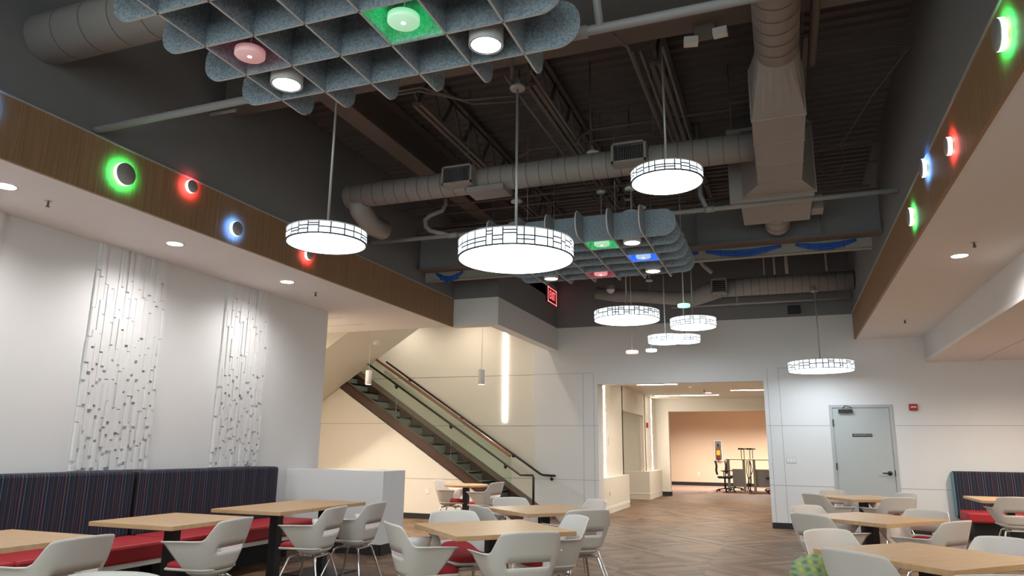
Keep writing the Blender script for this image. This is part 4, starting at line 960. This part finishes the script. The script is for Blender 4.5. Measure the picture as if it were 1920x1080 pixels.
# ================================================================== CHAIRS
def make_chair():
    t = thing('shell_chair', '', 'chair', (0, 0, 0), 'white shell armchairs with red cushions')
    mb = MB(); mb.smooth = True
    NS = 48; S = [-1+2*i/NS for i in range(NS+1)]
    T = [0, .10, .20, .28, .355, .455, .60, .75, .87, .96, 1.0]
    def sst(a, b, x):
        x = max(0, min(1, (x-a)/(b-a))); return x*x*(3-2*x)
    def Hs(s):
        s = abs(s); return .805-.012*(s/.3)**2 if s < .3 else .793+(.655-.793)*sst(.30, .50, s)+(-.008*(s-.5)*2 if s > .5 else 0)
    z0 = .432
    def pt(s, tt):
        z = z0+tt*(Hs(s)-z0); q = (z-z0)/.22
        a = .185+.098*min(q, 1)**.8+.01*max(0, q-1)
        b = .165+.06*min(q, 1)+.075*max(0, q-1)
        e = .02+.13*min(1, q)
        sa = abs(s); sg = 1 if s >= 0 else -1
        if sa < .68:
            ph = sa/.68*PI/2; x = a*math.sin(ph)**.80; y = -.03-b*math.cos(ph)**.62 if ph < PI/2-1e-6 else -.03
        else:
            u = (sa-.68)/.32; x = a+.012*u*min(1, q); y = -.03+u*(e+.03)*1.05
        if tt > .93 and sa > .45: x += .022*sst(.45, .6, sa)*(tt-.93)/.07
        return (sg*x, y, z)
    vs = [pt(s, q) for q in T for s in S]; n = NS+1; fs = []
    for j in range(len(T)-1):
        for i in range(NS):
            sm = (S[i]+S[i+1])/2
            if j == 4 and abs(sm) < .235: continue
            fs.append((j*n+i, j*n+i+1, (j+1)*n+i+1, (j+1)*n+i))
    # bowl under the seat
    rings = [(1.0, z0), (.90, .412), (.70, .392), (.42, .378), (.001, .373)]
    base = [pt(s, 0) for s in S]
    fr = [(.185-(.37)*k/12, .02+.02+.05*math.sin(PI*k/12), z0) for k in range(1, 12)]
    loop = base+[(x, y, z0) for x, y, _ in fr]; m_ = len(loop); o = len(vs)
    for sc, z in rings:
        for (x, y, _) in loop: vs.append((x*sc, (y+.06)*sc-.06, z))
    for r_ in range(len(rings)-1):
        for i in range(m_): fs.append((o+r_*m_+i, o+r_*m_+(i+1) % m_, o+(r_+1)*m_+(i+1) % m_, o+(r_+1)*m_+i))
    mb.add(vs, fs)
    mb.build('shell', M['chair'], t, solid=.008)
    # seat pan
    mb = MB(); mb.smooth = True
    def pad(mb, rows, x0, yb, yf, n=64, rise=0):
        vs = []
        for (g, z, dz) in rows:
            for k in range(n):
                a = 2*PI*k/n; c, s = math.cos(a), math.sin(a)
                px = abs(c)**.5*(1 if c > 0 else -1)*(x0+g); cy = (yb+yf)/2; hy = (yf-yb)/2+g
                py = cy+abs(s)**.5*(1 if s > 0 else -1)*hy
                fy = max(0, (py-.12)/.13)
                by_ = max(0, (-.04-py)/.15) if rise else 0
                vs.append((px*(1-.10*min(1, by_)), py, z-dz*fy*fy+rise*min(by_, 1.1)**2))
        L = len(rows)
        fs = [(i*n+k, i*n+(k+1) % n, (i+1)*n+(k+1) % n, (i+1)*n+k) for i in range(L-1) for k in range(n)]+[tuple(range(n-1, -1, -1)), tuple((L-1)*n+k for k in range(n))]
        mb.add(vs, fs)
    pad(mb, [(-.012, .425, .014), (0, .432, .012), (0, .442, .010), (-.006, .446, .010)], .205, -.19, .25); mb.build('seat_pan', M['chair'], t)
    mb = MB(); mb.smooth = True
    pad(mb, [(0, .446, .012), (.004, .457, .010), (0, .474, .010), (-.02, .483, .008), (-.08, .489, .004)], .187, -.205, .236, rise=.068); mb.build('seat_cushion', M['red'], t)
    for sx in (-1, 1):
        for sy in (-1, 1):
            MB().tube([(sx*.05, sy*.045-.02, .368), (sx*.125, sy*.115-.01, .366), (sx*.142, sy*.13-.01, .350), (sx*.245, sy*.235, .012), (sx*.246, sy*.236, .0)], .0105, 10, radii=[.0105, .0105, .011, .0095, .013]).build('leg', M['chrome'], t)
    MB().box(-.08, .08, -.09, .05, .360, .374).bar((-.135, .105, .36), (.135, .105, .36), .014, .014).bar((-.135, -.125, .36), (.135, -.125, .36), .014, .014).build('under_frame', M['chrome'], t)
    return t
proto = make_chair(); first = True
def chair(bx, by, face, label, off=.28):
    """bx,by: position of the top of the backrest; face: heading in degrees the sitter looks (0=+x)"""
    global first
    o = proto if first else copy_tree(proto); first = False
    a = R(face); o.location = (bx+off*math.cos(a), by+off*math.sin(a), 0); o.rotation_euler = (0, 0, a-PI/2)
    o['label'] = label
chair(-3.99, 3.37, 180, 'white chair at the table cut by the left frame edge')
chair(-3.98, 4.68, 186, 'white chair at the second table before the banquette')
chair(-3.95, 5.98, 187, 'white chair at the long banquette table, nearer of its two')
chair(-3.90, 6.62, 184, 'white chair at the long banquette table, farther of its two')
chair(-2.76, 2.50, -70, 'white chair whose top edge just enters the bottom left')
chair(-2.80, 4.92, 45, 'white chair on the near left side of the centre foreground table')
chair(-1.64, 4.80, 132, 'white chair seen from behind at the centre foreground table, slot showing red')
chair(-2.82, 6.05, -42, 'white chair facing us across the centre foreground table, left side')
chair(-1.66, 6.10, -140, 'white chair facing left at the right corner of the centre foreground table')
chair(-2.86, 6.70, 50, 'white chair back between the two centre tables, on their left')
chair(-1.75, 6.78, 130, 'white chair seen from behind right of the rear centre table')
chair(-3.00, 7.95, -40, 'white chair facing us at the rear centre table, left side')
chair(-2.00, 8.15, -135, 'white chair facing us at the rear centre table, right side')
chair(-5.72, 11.62, 5, 'white chair left of the round table under the stair')
chair(-4.46, 11.35, 170, 'white chair right of the round table under the stair')
chair(.28, 10.72, 40, 'white chair at the near left side of the table by the door')
chair(.58, 12.02, -55, 'white chair facing us left at the table by the door')
chair(1.32, 10.52, 115, 'white chair seen from behind at the table by the door')
chair(1.58, 11.75, -150, 'white chair facing us at the right of the table by the door')
chair(.14, 8.42, -45, 'white chair facing us at the left of the middle right table')
chair(.14, 7.30, 48, 'white chair seen from behind at the left of the middle right table')
chair(1.28, 8.38, -130, 'white chair facing us at the right of the middle right table')
chair(1.32, 7.16, 140, 'white chair seen from behind at the right of the middle right table')
chair(.22, 5.90, -48, 'white chair facing us at the left of the right foreground table')
chair(.30, 4.72, 48, 'white chair seen from behind at the left of the right foreground table')
chair(1.36, 5.88, -135, 'white chair facing left at the right frame edge')
chair(.90, 4.12, 110, 'white chair whose top edge shows at the bottom right')
chair(2.78, 11.40, 88, 'white chair seen from behind at the far right banquette table')
# plaid cushion
mb = MB(); mb.smooth = True; vs = []; n = 24; rows = 10
for j in range(rows+1):
    v = j/rows*PI
    for k in range(n):
        a = 2*PI*k/n; c, s = math.cos(a), math.sin(a)
        rr = math.sin(v)**.6
        vs.append((.17*rr*abs(c)**.7*(1 if c > 0 else -1), .07*rr*s, .20*(-math.cos(v))*1.0))
rot = Matrix.Rotation(R(-20), 3, 'Y') @ Matrix.Rotation(R(35), 3, 'Z')
vs = [Vector((.13, 5.15, .52)) + rot @ Vector(v) for v in vs]
mb.add(vs, [(j*n+k, j*n+(k+1) % n, (j+1)*n+(k+1) % n, (j+1)*n+k) for j in range(rows) for k in range(n)])
tag(mb.build('throw_cushion', M['plaid'], loc=(.13, 5.15, .32)), 'green and yellow plaid cushion on the near left chair of the right foreground table', 'cushion')

# ================================================================== OFFICE
def office_chair(x, y, rz, label, seatmat='mesh'):
    t = thing('office_chair', label, 'office chair', (x, y, 0), 'black office chairs')
    MB().obox((x, y, .47), (.46, .46, .07)).build('seat', M['navyseat'], t, bevel=.03)
    mb = MB(); mb.smooth = True; pts = []
    for (zz, yy) in ((.56, -.24), (.70, -.27), (.85, -.25), (1.02, -.29)): pts.append((yy, zz))
    vs = []
    for (yy, zz) in pts: 
        for xx in (-.21, -.1, .1, .21): vs.append((x+xx, y+yy-.03*(1-abs(xx)/.21), zz))
    mb.add(vs, [(j*4+i, j*4+i+1, (j+1)*4+i+1, (j+1)*4+i) for j in range(3) for i in range(3)]); mb.build('backrest', M['mesh'], t, solid=.03)
    for s in (-1, 1): MB().tube([(x+s*.24, y, .46), (x+s*.27, y, .66), (x+s*.27, y-.1, .68), (x+s*.27, y+.12, .68)], .018, 8).build('armrest', M['black'], t)
    MB().tube([(x, y, .44), (x, y, .1)], .03, 10).build('gas_column', M['black'], t)
    mb = MB()
    for k in range(5):
        a = 2*PI*k/5; mb.bar((x, y, .11), (x+.3*math.cos(a), y+.3*math.sin(a), .07), .04, .03); mb.lathe([(.001, -.02), (.03, -.02), (.03, .02), (.001, .02)], (x+.3*math.cos(a), y+.3*math.sin(a), .03), 12, 'x')
    mb.build('star_base', M['black'], t)
    t.rotation_euler = (0, 0, rz)
office_chair(-2.0, 26.0, R(-80), 'black mesh office chair at the left end of the office desks')
office_chair(-1.75, 27.0, R(-95), 'black office chair behind the left desk')
office_chair(-.42, 26.1, R(80), 'black office chair cut by the right edge of the opening')
office_chair(-.45, 27.1, R(100), 'black office chair behind the right desk')
def desk(x0, x1, label):
    t = thing('office_desk', label, 'desk', ((x0+x1)/2, 26.6, 0), 'office desks')
    MB().box(x0, x1, 25.9, 27.4, 1.05, 1.08).build('desktop', M['maple'], t)
    for x in ((x0+x1)/2-.25, (x0+x1)/2+.25): MB().box(x-.04, x+.04, 26.0, 26.1, 0, 1.05).build('leg', M['desk'], t)
    MB().box(x0+.2, x1-.08, 26.15, 26.18, .18, .75).build('modesty_panel', M['desk'], t)
    MB().box((x0+x1)/2-.35, (x0+x1)/2+.35, 25.95, 26.7, 0, .03).build('foot', M['desk'], t)
desk(-1.95, -1.28, 'left sit-stand desk in the far office'); desk(-1.22, -.35, 'right sit-stand desk in the far office')
ml = ['monitor arm on the desks, leftmost', 'second monitor arm from the left on the desks', 'third monitor arm from the left on the desks', 'monitor arm on the desks, rightmost']
for x, l in zip((-1.45, -1.36, -1.17, -1.08), ml):
    t = thing('monitor_arm', l, 'monitor arm', (x, 26.5, 1.08), 'monitor arms')
    MB().tube([(x, 26.5, 1.08), (x, 26.5, 1.42)], .012, 8).build('post', M['black'], t)
    MB().bar((x-.10, 26.5, 1.42), (x+.10, 26.5, 1.42), .03, .035).box(x-.09, x-.03, 26.44, 26.5, 1.39, 1.45).build('arm', M['black'], t)
t = thing('cable_spine', 'tangled dark cables hanging between the office desks', 'cables', (-1.25, 26.2, 0))
rnd = random.Random(2)
for k in range(5):
    x = -1.25+rnd.uniform(-.1, .1); MB().tube([(x, 25.9, 1.04), (x+rnd.uniform(-.08, .08), 25.88, .7), (x+rnd.uniform(-.1, .1), 25.86, .35), (x+rnd.uniform(-.1, .1), 25.9, .02)], .014, 6).build('cable', M['black'], t)
t = thing('extinguisher_cabinet', 'white framed wall niche holding a fire extinguisher', 'extinguisher cabinet', (-2.5, 30, 1.1))
MB().box(-2.66, -2.62, 29.95, 30.0, .95, 1.75).box(-2.38, -2.34, 29.95, 30.0, .95, 1.75).box(-2.62, -2.38, 29.95, 30, 1.71, 1.75).box(-2.62, -2.38, 29.95, 30, .95, .99).build('frame', M['trimwhite'], t)
MB().box(-2.6, -2.4, 29.985, 29.995, 1.0, 1.7).build('recess', M['silver'], t)
t2 = thing('fire_extinguisher', 'dark red fire extinguisher with a yellow tag in the wall niche', 'fire extinguisher', (-2.5, 29.9, 1.0))
MB().lathe([(.001, 1.0), (.07, 1.0), (.075, 1.05), (.075, 1.4), (.03, 1.48), (.02, 1.55), (.001, 1.55)], (-2.5, 29.88, 0), 20).build('cylinder', simple('dark_red_can', (.12, .02, .02), .4), t2)
MB().lathe([(.078, 1.18), (.078, 1.36)], (-2.5, 29.88, 0), 20).build('tag', M['yellow'], t2)
MB().box(-2.53, -2.46, 29.85, 29.9, 1.55, 1.62).build('valve_handle', M['black'], t2)
